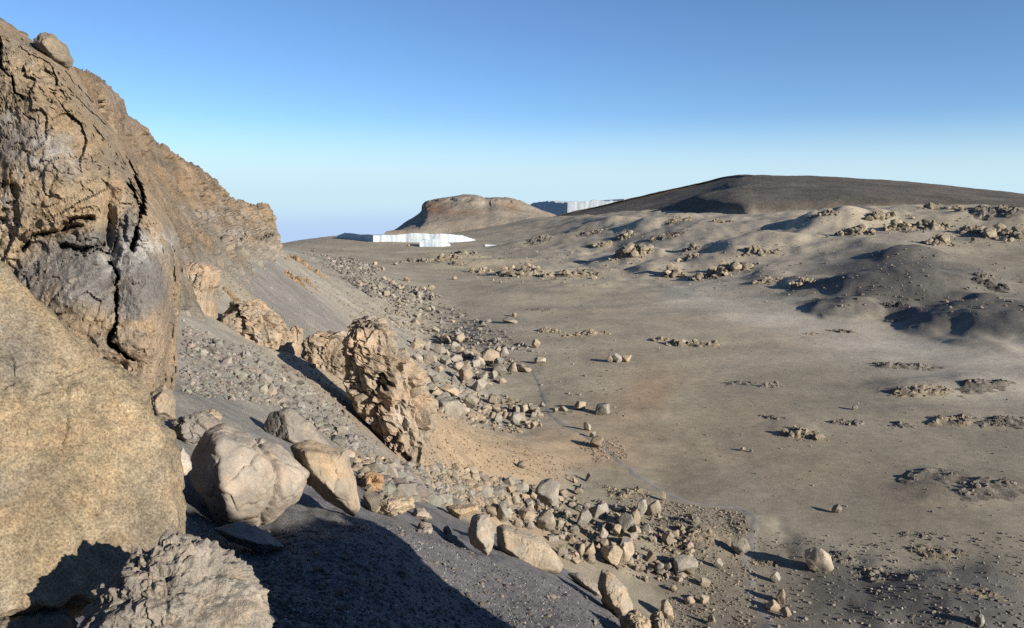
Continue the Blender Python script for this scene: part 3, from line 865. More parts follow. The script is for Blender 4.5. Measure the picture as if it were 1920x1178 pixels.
# ------------------------------------------------------------------ crags with an uneven outline
def crag(name, levels, Y, depth, mat, label, seed, strength=1.0, sink=2.0, nu=120, nv=110, lean=0.0):
    """levels: (row, left px, right px) from the top down; an elliptic body carved by noise"""
    lv = np.array(levels, float)
    lv = catmull(lv, nv)
    rng_ = Y / FPX
    th = np.linspace(0, 2 * math.pi, nu, endpoint=False)
    verts = []
    for j, (row, a, b_) in enumerate(lv):
        c = P((a + b_) / 2, row, Y)
        hw = (b_ - a) / 2 * rng_
        k = j / (nv - 1)
        dp = depth * (0.45 + 0.75 * k) * min(1.0, hw / (depth * 0.3) + 0.1)
        x = np.sign(np.cos(th)) * np.abs(np.cos(th)) ** 0.8 * hw
        y = np.sin(th) * dp
        verts.append(np.column_stack([c[0] + x, c[1] + y + lean * (1 - k), np.full(nu, c[2] - (sink * max(0, k - .9) * 10))]))
    v = np.stack(verts, 1)                       # (nu, nv, 3)
    cen = v.mean(0, keepdims=True)
    out = v - cen; out[..., 2] = 0.15
    out /= np.linalg.norm(out, axis=2, keepdims=True) + 1e-9
    v = v.reshape(-1, 3); out = out.reshape(-1, 3)
    q3 = v + seed * 13.1
    F1, F2, ID = worley(q3 * np.array([1, 1, .7]) / 1.5 + 0.4 * fbm(q3 / 1.2, 2)[:, None])
    sc_ = max(1.0, Y / 60)
    fa, fe = facet(q3 * np.array([1, 1, .6]) / (2.0 * sc_) + 0.4 * fbm(q3 / 1.5, 3)[:, None])
    fb, fe2 = facet(q3 * np.array([1, 1, .6]) / (0.75 * sc_) + 0.4 * fbm(q3 / 0.7 + 6, 3)[:, None])
    d = strength * (0.5 * fbm(q3 / 2.6, 4) + 0.65 * fa + 0.32 * fb - 0.28 * np.exp(-(fe / 0.08) ** 2) - 0.15 * np.exp(-(fe2 / 0.08) ** 2) + 0.10 * fbm(q3 / 0.35, 3, .6))
    v2 = v + out * d[:, None] * np.clip(1, 0, 1)
    v2[:, 2] += 0.25 * strength * fbm(q3 / 0.9 + 4, 3)
    cap = len(v2)
    top = v2.reshape(nu, nv, 3)[:, 0].mean(0)
    f = grid_faces(nu, nv, True)
    v2 = np.vstack([v2, top])
    i = np.arange(nu)
    capf = np.column_stack([np.full(nu, cap), i * nv, ((i + 1) % nu) * nv, ((i + 1) % nu) * nv])
    q3 = np.vstack([q3, q3[:1]])
    n1 = fbm(q3 / 2.2 + 7, 4)
    colr = np.tile(np.array((.56, .425, .295)), (len(v2), 1))
    colr = lerp3(colr, (.42, .35, .265), np.clip(0.45 + 1.2 * n1, 0, 1))
    colr = lerp3(colr, (.55, .48, .41), np.clip(fbm(q3 / 1.3 + 20, 4) * 1.8 - 0.45, 0, .8))
    tris = np.vstack([np.column_stack([f[:, 0], f[:, 1], f[:, 2]]), np.column_stack([f[:, 0], f[:, 2], f[:, 3]]), capf[:, :3]])
    me = mesh_from(name, v2, tris, True, np.clip(colr, .03, .6), math.radians(35))
    return add(name, me, mat, label=label, cat='rock crag')

crag('rock_pinnacle', [(600,672,700),(606,662,716),(620,654,732),(650,646,738),(680,645,775),(715,655,795),(745,665,800),(780,690,802),(810,715,800),(835,740,790),(860,750,785)], 47, 2.6, M['crag'],
     'tall ochre rock pinnacle with black shadowed hollows standing on the scree', 1, 0.95)
crag('rock_crag', [(567,450,468),(572,440,492),(585,425,512),(605,414,535),(628,414,545),(648,440,540),(664,470,530)], 52, 2.2, M['crag'], 'squat ochre crag on the scree left of the pinnacle', 2, 0.75)
crag('rock_crag', [(612,548,556),(618,545,562),(632,544,566),(650,542,564),(665,545,560)], 55, 1.0, M['crag'], 'small dark knob of rock between the squat crag and the jagged ridge', 3, 0.4, nu=70, nv=50)
crag('rock_crag', [(624,608,636),(632,578,648),(644,566,652),(660,564,656),(680,580,660),(700,612,660),(715,632,660)], 58, 1.6, M['crag'], 'low jagged ochre ridge joining the pinnacle on its left side', 4, 0.7)
# little crags in the scree at the foot of the wall
crag('rock_crag', [(492,352,372),(498,338,390),(508,331,402),(522,335,408),(536,350,405),(548,365,395)], 50, 1.6, M['crag'], 'rounded pale ochre crag low on the wall, just right of the rock face', 5, 0.5)
# ------------------------------------------------------------------ far hills and glaciers
def hill(name, rows, nu, nv, mat, label, color, color2, nsize, namp, rocky=None):
    pts_ = np.array([[P(*c) for c in row] for row in rows])
    pts_[-1, :, 2] -= 40.0
    v = loft(pts_, nu, nv).reshape(-1, 3)
    f = grid_faces(nu, nv)
    n = vnormals(v, f)
    if n[:, 2].sum() < 0: n = -n
    k = namp * fbm(v / nsize, 5) + namp * 0.6 * (ridged(v / (nsize * .6), 4) - .6)
    pp_ = project(v)
    if rocky is not None:
        k = k + rocky(pp_, v)
    v2 = v + n * k[:, None]
    colr = lerp3(np.tile(np.array(color, float), (len(v), 1)), color2, np.clip(0.5 + 1.1 * fbm(v / (nsize * 1.5) + 6, 5), 0, 1))
    if rocky is not None and rocky is globals().get('shoulder'):
        foot = 414 - 18 * np.clip((pp_[:, 0] - 1100) / 500, 0, 1) + 6 * np.clip((pp_[:, 0] - 1800) / 200, 0, 1)
        colr = lerp3(colr, (.36, .315, .25), np.clip((pp_[:, 1] - foot + 9) / 12 + 0.5 * fbm(v / 30.0, 4), 0, 1))
    elif rocky is not None:
        m_ = np.clip(blob(pp_, 815, 392, 26, 14) + .8 * blob(pp_, 958, 388, 14, 9) + .7 * blob(pp_, 870, 398, 40, 6), 0, 1)
        colr = lerp3(colr, (.36, .24, .16), m_)
    me = mesh_from(name, v2, f, True, np.clip(colr, .02, .6))
    return add(name, me, mat, label=label, kind='structure')

SKY2 = [(735,436),(765,414),(790,398),(800,381),(850,369),(888,366),(912,373),(935,371),(968,377),(1005,390),(1045,405),(1100,425)]
hill('hill', [[(x, y + 26, 1150) for x, y in SKY2], [(x, y, 1000) for x, y in SKY2], [(x + (890 - x) * .04, y * .75 + 436 * .25, 945) for x, y in SKY2],
              [(x + (890 - x) * .02, y * .4 + 436 * .6, 885) for x, y in SKY2], [(x - (890 - x) * .1, 442, 850) for x, y in SKY2], [(x - (890 - x) * .15, 462, 810) for x, y in SKY2]], 90, 260, M['hill'],
     'brown far hill with a rocky crest behind the glacier', (.43, .37, .295), (.36, .315, .255), 40, 1.2,
     rocky=lambda pp_, v: 2.6 * (worley(v / 11.0)[2] - .3) * np.clip(np.exp(-((pp_[:, 1] - 378) / 10) ** 2) + blob(pp_, 805, 392, 20, 14), 0, 1))
SKY1 = [(985,424),(1040,407),(1100,393),(1160,379),(1240,360),(1330,340),(1370,332),(1400,329),(1430,329),(1500,330),(1570,333),(1640,337),(1710,342),(1780,349),(1850,358),(1920,366),(2050,385),(2250,400)]
def shoulder(pp_, v):
    a, b_ = np.array([1170.0, 408.0]), np.array([1400.0, 336.0])
    ab = b_ - a
    t_ = ((pp_ - a) @ ab) / (ab @ ab)
    sd = (ab[0] * (pp_[:, 1] - a[1]) - ab[1] * (pp_[:, 0] - a[0])) / np.linalg.norm(ab)     # + below the line
    w_ = np.clip((t_ + 0.1) / 0.35, 0, 1) * np.clip((1.02 - t_) / 0.4, 0, 1)
    k_ = np.clip((sd - 4) / 14, 0, 1)
    return 6.0 * w_ * k_ * k_ * (3 - 2 * k_) * np.exp(-np.clip(sd - 15, 0, None) / 40) * np.clip((408 - pp_[:, 1]) / 22, 0, 1)
def hrow(fr, Yb, Ys, spur=0.0, dy=0):
    out = []
    for x, y in SKY1:
        base = 414 - 18 * np.clip((x - 1100) / 500, 0, 1) + 6 * np.clip((x - 1800) / 200, 0, 1)
        base = max(base, y + 3)
        Yb_ = Yb + np.interp(x, [985, 1150, 1400], [290, 120, 0])
        Yk = Ys + (Yb_ - Ys) * fr
        # the near shoulder: right of x = 1400 the slope comes forward, left of it it lies back
        Yk -= spur * (1 / (1 + math.exp(-(x - 1395 + 150 * fr) / 24)))
        out.append((x, y + (base - y) * fr + dy, Yk))
    return out
hill('dark_hill', [hrow(0, 600, 1250, 0, 14), hrow(0, 600, 960, 50), hrow(0.06, 600, 955, 110), hrow(0.3, 600, 930, 165), hrow(0.6, 600, 880, 130), hrow(0.9, 600, 800, 60, 3), hrow(1.0, 590, 800, 25, 10), hrow(1.0, 565, 800, 0, 26)],
     110, 250, M['hill'], 'broad dark brown hill of ash on the right skyline', (.185, .163, .135), (.145, .13, .108), 60, 1.3, shoulder)

def glacier(name, plan, z0, heights, label, flute=1.0, seed=0, nz_=16, dome=0.0, top_=1.0):
    """plan: outline (x, y) counter-clockwise seen from above; fluted ice walls and a snow top"""
    plan = np.array(plan, float)
    heights = np.array(heights, float)
    seg = np.linalg.norm(np.roll(plan, -1, 0) - plan, axis=1)
    n = 260
    cum = np.concatenate([[0], np.cumsum(seg)])
    tpos = np.linspace(0, cum[-1], n, endpoint=False)
    pl = np.vstack([plan, plan[:1]]); hh = np.concatenate([heights, heights[:1]])
    X = np.interp(tpos, cum, pl[:, 0]); Y = np.interp(tpos, cum, pl[:, 1]); Hh = np.interp(tpos, cum, hh)
    c = np.array([X.mean(), Y.mean()])
    out = np.column_stack([X, Y]) - c
    out /= np.linalg.norm(out, axis=1)[:, None]
    fl = flute * (0.9 * fbm(np.column_stack([tpos / 3.1, np.zeros(n), np.full(n, seed)]), 3) + 1.6 * fbm(np.column_stack([tpos / 11, np.ones(n), np.full(n, seed)]), 3))
    Hh = Hh * (1 + 0.13 * fbm(np.column_stack([tpos / 22, np.zeros(n), np.full(n, seed + 5.)]), 3))
    rings = []
    for k in np.linspace(0, 1, nz_):
        o = fl * (0.5 + 0.5 * k) - 1.2 * flute * k ** 2
        zz = z0 + Hh * k
        rings.append(np.column_stack([X + out[:, 0] * o, Y + out[:, 1] * o, zz]))
    for k in (0.93, 0.8, 0.6, 0.35, 0.12):
        base_ = rings[nz_ - 1]
        rings.append(np.column_stack([c[0] + (base_[:, 0] - c[0]) * k, c[1] + (base_[:, 1] - c[1]) * k,
                                      z0 + (Hh * k + Hh.mean() * top_ * (1 - k)) + dome * (1 - k * k)]))
    v = np.stack(rings, 1).reshape(-1, 3)
    m_ = len(rings)
    f = grid_faces(n, m_, True)
    v = np.vstack([v, [c[0], c[1], z0 + Hh.mean() * top_ + dome]])
    i = np.arange(n)
    capf = np.column_stack([np.full(n, len(v) - 1), i * m_ + m_ - 1, ((i + 1) % n) * m_ + m_ - 1])
    tris = np.vstack([f[:, :3], f[:, [0, 2, 3]], capf])
    return add(name, mesh_from(name, v, tris, True, None, math.radians(40)), M['ice'], label=label, cat='glacier')

def gp(px, Y):
    return ((px - CX) / FPX * Y / CP, Y)
gz = float(ground_z(*gp(770, 655))[0])
def ice_h(top, bottom, Y):
    return (bottom - top) / FPX * Y
glacier('glacier', [gp(703, 640), gp(760, 648), gp(830, 652), gp(868, 660), gp(893, 672), gp(800, 715), gp(700, 712), gp(636, 706), gp(650, 684)], gz - 1.0,
        [7.0, 7.4, 7.6, 6.2, 1.6, 1.0, 1.0, 3.2, 6.6], 'long low white glacier wall on the far crater floor', 0.45, 1, top_=0.75)
g2 = float(ground_z(*gp(815, 600))[0])
glacier('ice_block', [gp(789, 600), gp(830, 603), gp(846, 612), gp(825, 622), gp(795, 616)], g2 - 0.5, [5.2, 5.6, 2.0, 3.5, 5.0], 'small block of white ice standing in front of the long glacier', 0.25, 2)
g3 = float(ground_z(*gp(920, 605))[0])
glacier('ice_remnant', [gp(910, 605), gp(930, 606), gp(934, 612), gp(915, 615)], g3 - 0.3, [1.6, 1.2, 0.6, 1.2], 'tiny heap of white ice on the sand right of the long glacier', 0.2, 3)
glacier('far_glacier', [gp(1062, 1500), gp(1110, 1500), gp(1170, 1500), gp(1200, 1700), gp(1080, 1800), gp(985, 1640), gp(1020, 1570)], P(1080, 420, 1500)[2],
        [ice_h(381, 420, 1500), ice_h(377, 420, 1500), ice_h(376, 420, 1500), 34, 34, ice_h(389, 420, 1640), ice_h(381, 420, 1560)], 'distant white glacier with a blue shaded end between the two hills', 0.7, 4, dome=2)

# ------------------------------------------------------------------ footpath
def footpath(pixels, width, label):
    h = hit(*np.array(pixels, float).T)
    h = h[~np.isnan(h[:, 0])]
    n = len(h) * 22
    c = catmull(h, n)
    tq_ = np.gradient(c[:, :2], axis=0)
    tq_ /= np.linalg.norm(tq_, axis=1)[:, None] + 1e-9
    side = np.column_stack([-tq_[:, 1], tq_[:, 0]])
    c[:, :2] += side * (0.35 * fbm(np.column_stack([c[:, 0] / 3, c[:, 1] / 3, np.zeros(n)]), 3))[:, None]
    wv_ = width * (1 + 0.35 * fbm(np.column_stack([c[:, 0] / 2, c[:, 1] / 2, np.ones(n)]), 2))
    cols_ = []
    for k in np.linspace(-0.5, 0.5, 7):
        xy = c[:, :2] + side * (k * wv_)[:, None]
        cols_.append(np.column_stack([xy, ground_z(xy[:, 0], xy[:, 1]) + 0.035 - 0.04 * abs(k) * 2]))
    v = np.stack(cols_, 1).reshape(-1, 3)
    add('footpath', mesh_from('footpath', v, grid_faces(n, 7)[:, ::-1], True), M['path'], label=label, kind='structure')
footpath([(868,612),(890,635),(930,660),(960,680),(992,692),(1006,710),(1016,735),(1024,760),(1040,785),(1075,805),(1120,830),(1150,855),(1180,880),(1215,905),(1260,930),(1310,945),(1380,950)], 1.1, 'pale worn footpath along the foot of the boulder slope')
footpath([(1380,950),(1412,965),(1416,985),(1410,1010),(1412,1030),(1400,1045),(1398,1060),(1412,1080),(1408,1100),(1412,1125),(1430,1145),(1440,1165),(1455,1190)], 1.2, 'pale grey winding footpath in the lower right')

# ------------------------------------------------------------------ boulders
def boulder_mesh(seed, sub=4):
    r = np.random.default_rng(seed)
    dirs, f = icosphere(sub)
    npl = r.integers(8, 13)
    nrm = r.normal(size=(npl, 3)); nrm /= np.linalg.norm(nrm, axis=1)[:, None]
    d = r.uniform(0.48, 1.0, npl)
    acc = np.clip(dirs, 0, None).sum(1) * 0 + 0.0
    ax = np.linalg.qr(r.normal(size=(3, 3)))[0]                # a skewed box underneath keeps every side broken flat
    nrm = np.vstack([nrm, ax, -ax]); d = np.concatenate([d, r.uniform(.6, .92, 6)])
    for n, k in zip(nrm, d):
        acc = acc + np.clip(dirs @ n / k, 0, None) ** 44
    acc += (1 / 1.2) ** 44
    rad = acc ** (-1 / 44.0)
    v = dirs * rad[:, None]
    q = v * 1.6 + seed * 3.3
    v = v * (1 + 0.055 * fbm(q, 4) + 0.035 * fbm(q * 5, 3))[:, None]
    lo, hi = v.min(0), v.max(0)
    v = (v - (lo + hi) / 2) / ((hi - lo) / 2)
    me = mesh_from('boulder', v, f, True, None, math.radians(32))
    me.materials.append(M['boulder'])
    return me
BM = [boulder_mesh(100 + k) for k in range(26)]

n_boulders = 0
def boulder(px, py, w, h, label, group, mesh=None, name='boulder'):
    """px, py: middle of the foot; w, h: size in photo pixels"""
    global n_boulders
    g = hit([px], [py])[0]
    if np.isnan(g[0]): return None
    dist_ = np.linalg.norm(g)
    k = dist_ / FPX
    me = mesh or random.choice(BM)
    o = bpy.data.objects.new(name, me)
    COL.objects.link(o)
    hw, hh = w * k / 2 * 1.2, h * k / 2 * 1.28
    dp = hw * random.uniform(0.7, 0.95)
    dep_ = math.atan2(-g[2], math.hypot(g[0], g[1]))
    hh = max(math.sqrt(max(hh * hh - (dp * math.sin(dep_)) ** 2, 0)) / math.cos(dep_), hh * 0.85)
    o.scale = (hw, dp, hh)
    o.rotation_euler = (random.uniform(-.15, .15), random.uniform(-.2, .2), random.uniform(-.5, .5) + (math.pi if random.random() < .5 else 0))
    gd = g / dist_
    o.location = (g[0] + gd[0] * dp * 0.6, g[1] + gd[1] * dp * 0.6, float(ground_z(g[0] + gd[0] * dp * 0.6, g[1] + gd[1] * dp * 0.6)[0]) + hh * 0.84)
    o['label'] = label
    o['category'] = 'boulder'
    o['group'] = group
    n_boulders += 1
    return o

def zone_list(ox, oy, s, lst):
    return [(ox + a / s, oy + b / s, c / s, d / s) for a, b, c, d in lst]
LOW = zone_list(1000, 820, 3.2897, [(85,430,130,130),(400,495,100,75),(310,555,80,85),(565,600,90,90),(625,550,60,80),(665,500,55,95),(735,490,80,80),(75,590,110,110),
 (515,620,45,60),(430,640,60,65),(435,690,45,50),(350,745,50,75),(295,745,35,70),(475,790,110,95),(570,700,80,60),(565,790,90,110),(695,600,40,55),(725,650,25,35),(825,670,60,65),
 (725,770,55,50),(930,835,110,85),(650,830,45,35),(520,510,45,35),(205,490,45,35),(210,530,25,50),(250,580,50,30),(785,860,45,35),(830,825,40,40),(900,890,30,22),(865,955,35,30),(1000,550,40,45),
 (160,550,60,40),(120,650,60,40),(235,650,50,35),(390,710,40,40),(610,640,50,45),(640,600,45,40),(180,740,50,60),(260,780,50,30),(210,760,50,30)])
UP = zone_list(520, 820, 3.29, [(580,460,80,100),(910,595,90,60),(1050,605,45,45),(1075,650,70,40),(1000,405,100,35),(1310,490,75,60),(810,205,45,45),(960,215,50,35),(910,210,45,30),
 (1525,345,45,55),(1580,400,40,50),(1530,395,50,40),(1555,435,40,45),(1470,420,50,45),(1410,440,55,60),(1440,460,30,35),(1540,530,90,75),(1485,565,50,50),(1560,575,45,45),(1380,520,90,90),
 (1280,380,70,75),(1210,250,60,55),(1100,290,40,70),(1365,375,60,60),(1320,410,50,40),(1230,340,60,40),(1785,490,40,35),(1790,530,25,45),(770,340,90,60),(640,340,50,40),(560,340,45,40),(1120,350,60,45),
 (1180,320,60,45),(1050,250,50,45),(860,330,50,40),(900,300,60,40),(980,320,50,40),(1040,330,50,40),(1190,380,60,45),(1440,360,60,50),(1290,300,70,50),(1430,310,60,55),(1490,350,50,45),(1340,470,60,45)])
MID = zone_list(760, 520, 3.465, [(350,430,60,50),(265,430,55,45),(645,515,50,50),(555,570,100,90),(475,580,70,60),(605,590,60,55),(610,630,70,60),(700,615,60,55),(770,618,90,38),
 (505,680,55,55),(570,665,50,50),(630,697,50,35),(480,750,90,70),(390,690,80,90),(320,690,40,45),(570,830,60,55),(430,860,90,90),(590,880,60,45),(285,770,110,60),(290,900,120,100),(255,830,90,70),
 (375,900,50,60),(725,890,40,45),(770,885,60,50),(840,880,60,40),(835,912,55,30),(715,965,70,70),(755,945,50,55),(600,950,55,55),(570,920,40,40),(835,990,45,45),(120,470,80,60),(220,500,70,55),(160,560,80,55),
 (260,570,70,50),(330,560,70,50),(400,530,60,50),(450,520,60,45),(190,690,60,50),(140,650,60,50),(220,620,60,40),(330,480,60,50),(270,510,50,40),(80,560,60,50),(60,470,60,45),(400,600,60,50),(340,610,60,50),
 (200,780,60,50),(180,850,60,50),(430,920,50,40),(480,930,50,40),(530,870,50,40),(650,920,50,40),(690,870,40,35)])
FAR = zone_list(540, 440, 4.174, [(990,470,60,45),(1030,480,50,30),(770,490,45,45),(820,400,50,35),(1120,440,45,40),(1055,435,40,30),(970,500,50,35),(1020,510,50,40),(720,430,40,30),(640,390,40,30),(560,400,40,35),
 (930,370,40,35),(1090,600,50,35),(1015,655,50,40),(1130,600,40,40),(840,240,30,20),(1340,830,70,60),(1240,840,80,50),(1030,890,90,70),(1160,770,50,40),(1000,710,60,40),(870,550,40,30),(1290,690,30,20),(680,240,30,25),(560,280,30,25),(740,280,30,25)])
LONE = [  # single boulders one can point at
 (1531,1077,38,36,'large pale boulder standing alone on grey ash with a long black shadow, lower right'),
 (1453,1093,15,15,'small boulder with a dark shadow beside the winding footpath, left of the large pale boulder'),
 (1464,1133,18,19,'upper boulder of the trio beside the lower footpath'),(1448,1146,21,15,'grey left boulder of the trio beside the lower footpath'),(1472,1160,16,16,'lowest boulder of the trio beside the lower footpath'),
 (1388,1043,28,25,'rounded tan boulder on the left edge of the winding footpath'),(1346,1067,15,15,'small tan boulder left of the winding footpath, below the rounded one'),
 (1293,1135,15,12,'left one of two small pale stones on brown sand near the bottom'),(1320,1132,16,13,'right one of two small pale stones on brown sand near the bottom'),
 (1322,1101,16,13,'small tan boulder on brown sand left of the footpath'),(1334,1171,13,13,'small stone on brown sand at the bottom edge left of the footpath'),
 (1569,964,13,13,'small boulder with a thin long shadow on the grey ash rise'),(1120,842,22,18,'round boulder on the pebbly sand beside the upper footpath'),
 (1104,904,11,13,'right one of three small boulders with shadows on orange sand'),(1078,907,9,9,'left one of three small boulders with shadows on orange sand'),(1093,918,12,9,'lowest of three small boulders with shadows on orange sand'),
 (1243,940,9,14,'thin upright stone standing beside the footpath on the flat'),(1392,846,8,6,'left one of two tiny stones on the bare sand'),(1408,849,7,5,'right one of two tiny stones on the bare sand'),
 (1129,778,24,17,'pale boulder at the right end of the row beside the upper footpath'),(1087,768,24,14,'flat boulder in the row right of the upper footpath'),(1057,771,17,8,'low boulder in the row nearest the upper footpath'),
 (1017,763,10,8,'small orange stone just left of the upper footpath'),(1041,775,9,8,'small stone on the right edge of the upper footpath'),(1101,808,12,14,'pointed boulder on the sand below the row of boulders'),(1112,821,11,9,'small boulder on sand below the pointed boulder'),
 (1005,653,14,14,'pointed boulder alone on the sand above the upper footpath'),(1013,683,18,11,'low boulder alone on the sand right of the boulder field'),
 (1143,680,9,11,'left boulder of the three standing together on the flat sand'),(1157,680,17,14,'middle boulder of the three standing together on the flat sand'),(1175,679,15,12,'right boulder of the three standing together on the flat sand'),
 (1602,769,9,7,'small stone with a pointed shadow alone on the sand'),(916,606,9,7,'small boulder with a shadow on the sand far beyond the pinnacle'),(981,650,8,6,'tiny stone left of the pointed boulder on the sand'),(965,594,8,6,'tiny far stone on the sand above the boulder field'),
 (956,607,24,9,'flat cluster-like boulder on the sand beyond the boulder field'),(1837,1178,12,16,'upright stone with a shadow on the dark ash mound at the bottom right'),(978,880,16,13,'boulder alone on the orange sand below the pinnacle'),
 (852,525,8,6,'tiny boulder on the far sand near the upper boulder streak'),(766,462,5,3,'tiny pale stone on the far sand in front of the glacier')]
for a in LONE:
    boulder(*a, 'single boulders on the crater floor')
FIELDS = {'lower': (LOW, 'the field below the dark grit brink', 'boulders in the lower field'), 'streak': (UP, 'the tumbled streak right of the leaning slab', 'boulders in the streak below the scree'),
          'mid': (MID, 'the field right of the pinnacle', 'boulders in the field right of the pinnacle'), 'far': (FAR, 'the far streak beyond the pinnacle', 'boulders in the far streak')}
def in_poly(px, py, poly):
    poly = np.array(poly, float)
    inside = np.zeros(len(px), bool)
    j = len(poly) - 1
    for i in range(len(poly)):
        xi, yi = poly[i]; xj, yj = poly[j]
        c = ((yi > py) != (yj > py)) & (px < (xj - xi) * (py - yi) / (yj - yi + 1e-9) + xi)
        inside ^= c
        j = i
    return inside
def sample_poly(poly, n):
    poly_ = np.array(poly, float)
    lo, hi = poly_.min(0), poly_.max(0)
    pts_ = np.zeros((0, 2))
    while len(pts_) < n:
        q = RNG.uniform(lo, hi, (n * 2, 2))
        pts_ = np.vstack([pts_, q[in_poly(q[:, 0], q[:, 1], poly_)]])
    return pts_[:n]

# more boulders between the listed ones, up to about 300 in all
Z_LOW = [(900,900),(1050,915),(1160,950),(1240,960),(1330,1040),(1290,1090),(1210,1090),(1130,1060),(1060,1050),(1020,1000),(940,975)]
Z_UP = [(690,900),(760,870),(860,880),(990,905),(1060,930),(1050,990),(980,990),(900,965),(820,945),(720,935)]
Z_MID = [(770,640),(860,630),(960,665),(985,690),(900,740),(940,740),(1010,770),(1020,800),(960,815),(880,800),(815,780),(800,700)]
Z_FAR = [(640,520),(700,520),(800,545),(830,560),(780,570),(700,560)]
Z_FAR2 = [(600,480),(660,485),(720,505),(700,520),(640,515)]
for key, poly, n, w0, w1 in (('lower', Z_LOW, 22, 8, 16), ('streak', Z_UP, 26, 8, 16), ('mid', Z_MID, 26, 7, 15), ('far', Z_FAR, 20, 5, 10)):
    lst, where, grp = FIELDS[key]
    lst = list(lst)
    for x, y in sample_poly(poly, n):
        w = random.uniform(w0, w1)
        lst.append((x, y, w, w * random.uniform(.65, 1.0)))
    xs, ys = np.array([a[0] for a in lst]), np.array([a[1] for a in lst])
    q1, q2 = np.quantile(xs, (1/3, 2/3))
    cells = {}
    for a in lst:
        col_ = 'left' if a[0] < q1 else 'middle' if a[0] < q2 else 'right'
        near_ = xs[(xs < q1) if col_ == 'left' else (xs >= q2) if col_ == 'right' else ((xs >= q1) & (xs < q2))]
        ysel = ys[np.isin(xs, near_)]
        t1, t2 = np.quantile(ysel, (1/3, 2/3))
        cells.setdefault((col_, 'top' if a[1] < t1 else 'centre' if a[1] < t2 else 'bottom'), []).append(a)
    RANK = ('largest', 'second largest', 'third largest', 'fourth largest', 'fifth largest', 'sixth largest')
    for (col_, row_), items in cells.items():
        items.sort(key=lambda a: -a[2] * a[3])
        for k, a in enumerate(items):
            boulder(*a, (RANK[k] if k < 6 else 'smaller') + f' boulder at {row_} {col_} of {where}', grp)
print('boulders', n_boulders)

# ------------------------------------------------------------------ loose stones (uncountable)
IV, IF = icosphere(1)
def stones(name, spec, label, sub_color):
    """spec: list of (polygon px, count, size0 m, size1 m, colour or None); size lies between, small ones commoner"""
    Vs, Fs, Cs = [], [], []
    off = 0
    for item in spec:
        if len(item) == 3:
            g, sz, colr = item
        else:
            poly, n, s0, s1, colr = item
            q = sample_poly(poly, n)
            g = hit(q[:, 0], q[:, 1])
            g = g[~np.isnan(g[:, 0])]
            sz = s0 + (s1 - s0) * RNG.random(len(g)) ** 3
        n = len(g)
        sc = sz[:, None] * RNG.uniform(0.5, 1.45, (n, 3)) * np.array([1, 1, .75]) * 0.5
        v = IV[None] * (1 + RNG.uniform(-.42, .3, (n, 12, 1)))
        v = v * sc[:, None]
        a = RNG.uniform(0, 2 * math.pi, n)
        ca, sa = np.cos(a)[:, None], np.sin(a)[:, None]
        b_ = RNG.uniform(-.6, .6, n)
        cb, sb = np.cos(b_)[:, None], np.sin(b_)[:, None]
        x, y, z = v[..., 0], v[..., 1], v[..., 2]
        x, z = x * cb - z * sb, x * sb + z * cb
        x, y = x * ca - y * sa, x * sa + y * ca
        v = np.stack([x, y, z], -1) + g[:, None] + np.array([0, 0, 1.0]) * (sz * 0.2)[:, None, None]
        Vs.append(v.reshape(-1, 3))
        Fs.append((IF[None] + (off + 12 * np.arange(n))[:, None, None]).reshape(-1, 3))
        off += 12 * n
        c_ = np.array(colr)[None] * RNG.uniform(0.65, 1.35, (n, 1)) * (1 + RNG.uniform(-.08, .08, (n, 3)) * np.array([1, .3, -1]))
        Cs.append(np.repeat(c_, 12, 0))
    me = mesh_from(name, np.vstack(Vs), np.vstack(Fs), False, np.clip(np.vstack(Cs), .02, .6))
    add(name, me, M['stones'], label=label, kind='stuff')
GST, TST, OST, BST = (.29,.265,.23), (.36,.30,.225), (.37,.275,.18), (.15,.144,.14)
stones('dark_grit', [([(350,960),(480,1000),(660,975),(840,1000),(900,1050),(1050,1090),(1160,1130),(1200,1178),(1200,1200),(300,1200)], 8500, .008, .055, BST),
                     ([(350,960),(480,1000),(660,975),(840,1000),(900,1050),(1050,1090),(1160,1130),(1200,1178),(1200,1200),(300,1200)], 6000, .008, .038, (.44,.42,.40)),
                     ([(350,960),(480,1000),(660,975),(840,1000),(900,1050),(1050,1090),(1160,1130),(1200,1178),(1200,1200),(300,1200)], 500, .03, .14, (.24,.215,.185))],
       'dark grit and small stones on the shoulder in the foreground', BST)
stones('scree', [([(340,600),(420,640),(560,660),(640,720),(720,850),(700,900),(620,820),(500,760),(340,740)], 2800, .03, .2, GST),
                 ([(340,500),(460,490),(640,600),(560,650),(420,560),(340,570)], 1100, .05, .35, TST),
                 ([(340,640),(430,640),(560,700),(640,760),(700,850),(640,840),(520,760),(400,700)], 350, .1, .5, GST),
                 ([(540,470),(600,490),(800,640),(780,660),(660,600),(560,520)], 1400, .1, .6, TST),
                 ([(640,850),(720,860),(900,890),(1000,910),(1060,960),(900,970),(760,930),(680,910)], 2600, .05, .4, TST),
                 ([(780,800),(860,790),(1000,840),(1100,870),(1080,910),(960,890),(860,880),(770,870)], 2000, .05, .32, OST),
                 ([(560,640),(650,640),(660,700),(580,690)], 200, .1, .4, OST)],
       'grey and tan scree stones scattered down the slope', GST)
stones('rubble', [(Z_LOW, 1100, .12, 1.0, TST), (Z_UP, 1500, .1, .8, GST), (Z_MID, 1200, .15, 1.3, TST), (Z_FAR, 1000, .5, 2.4, GST), (Z_FAR2, 900, .5, 2.4, GST),
                  ([(720,560),(840,570),(940,620),(1000,660),(900,650),(800,630),(720,600)], 1000, .2, 1.6, GST),
                  ([(560,460),(620,480),(700,500),(620,510),(570,480)], 250, .4, 1.3, GST),
                  ([(640,545),(760,570),(860,620),(780,630),(680,590)], 400, .2, .9, TST)],
       'small rubble filling the gaps between the boulders', TST)
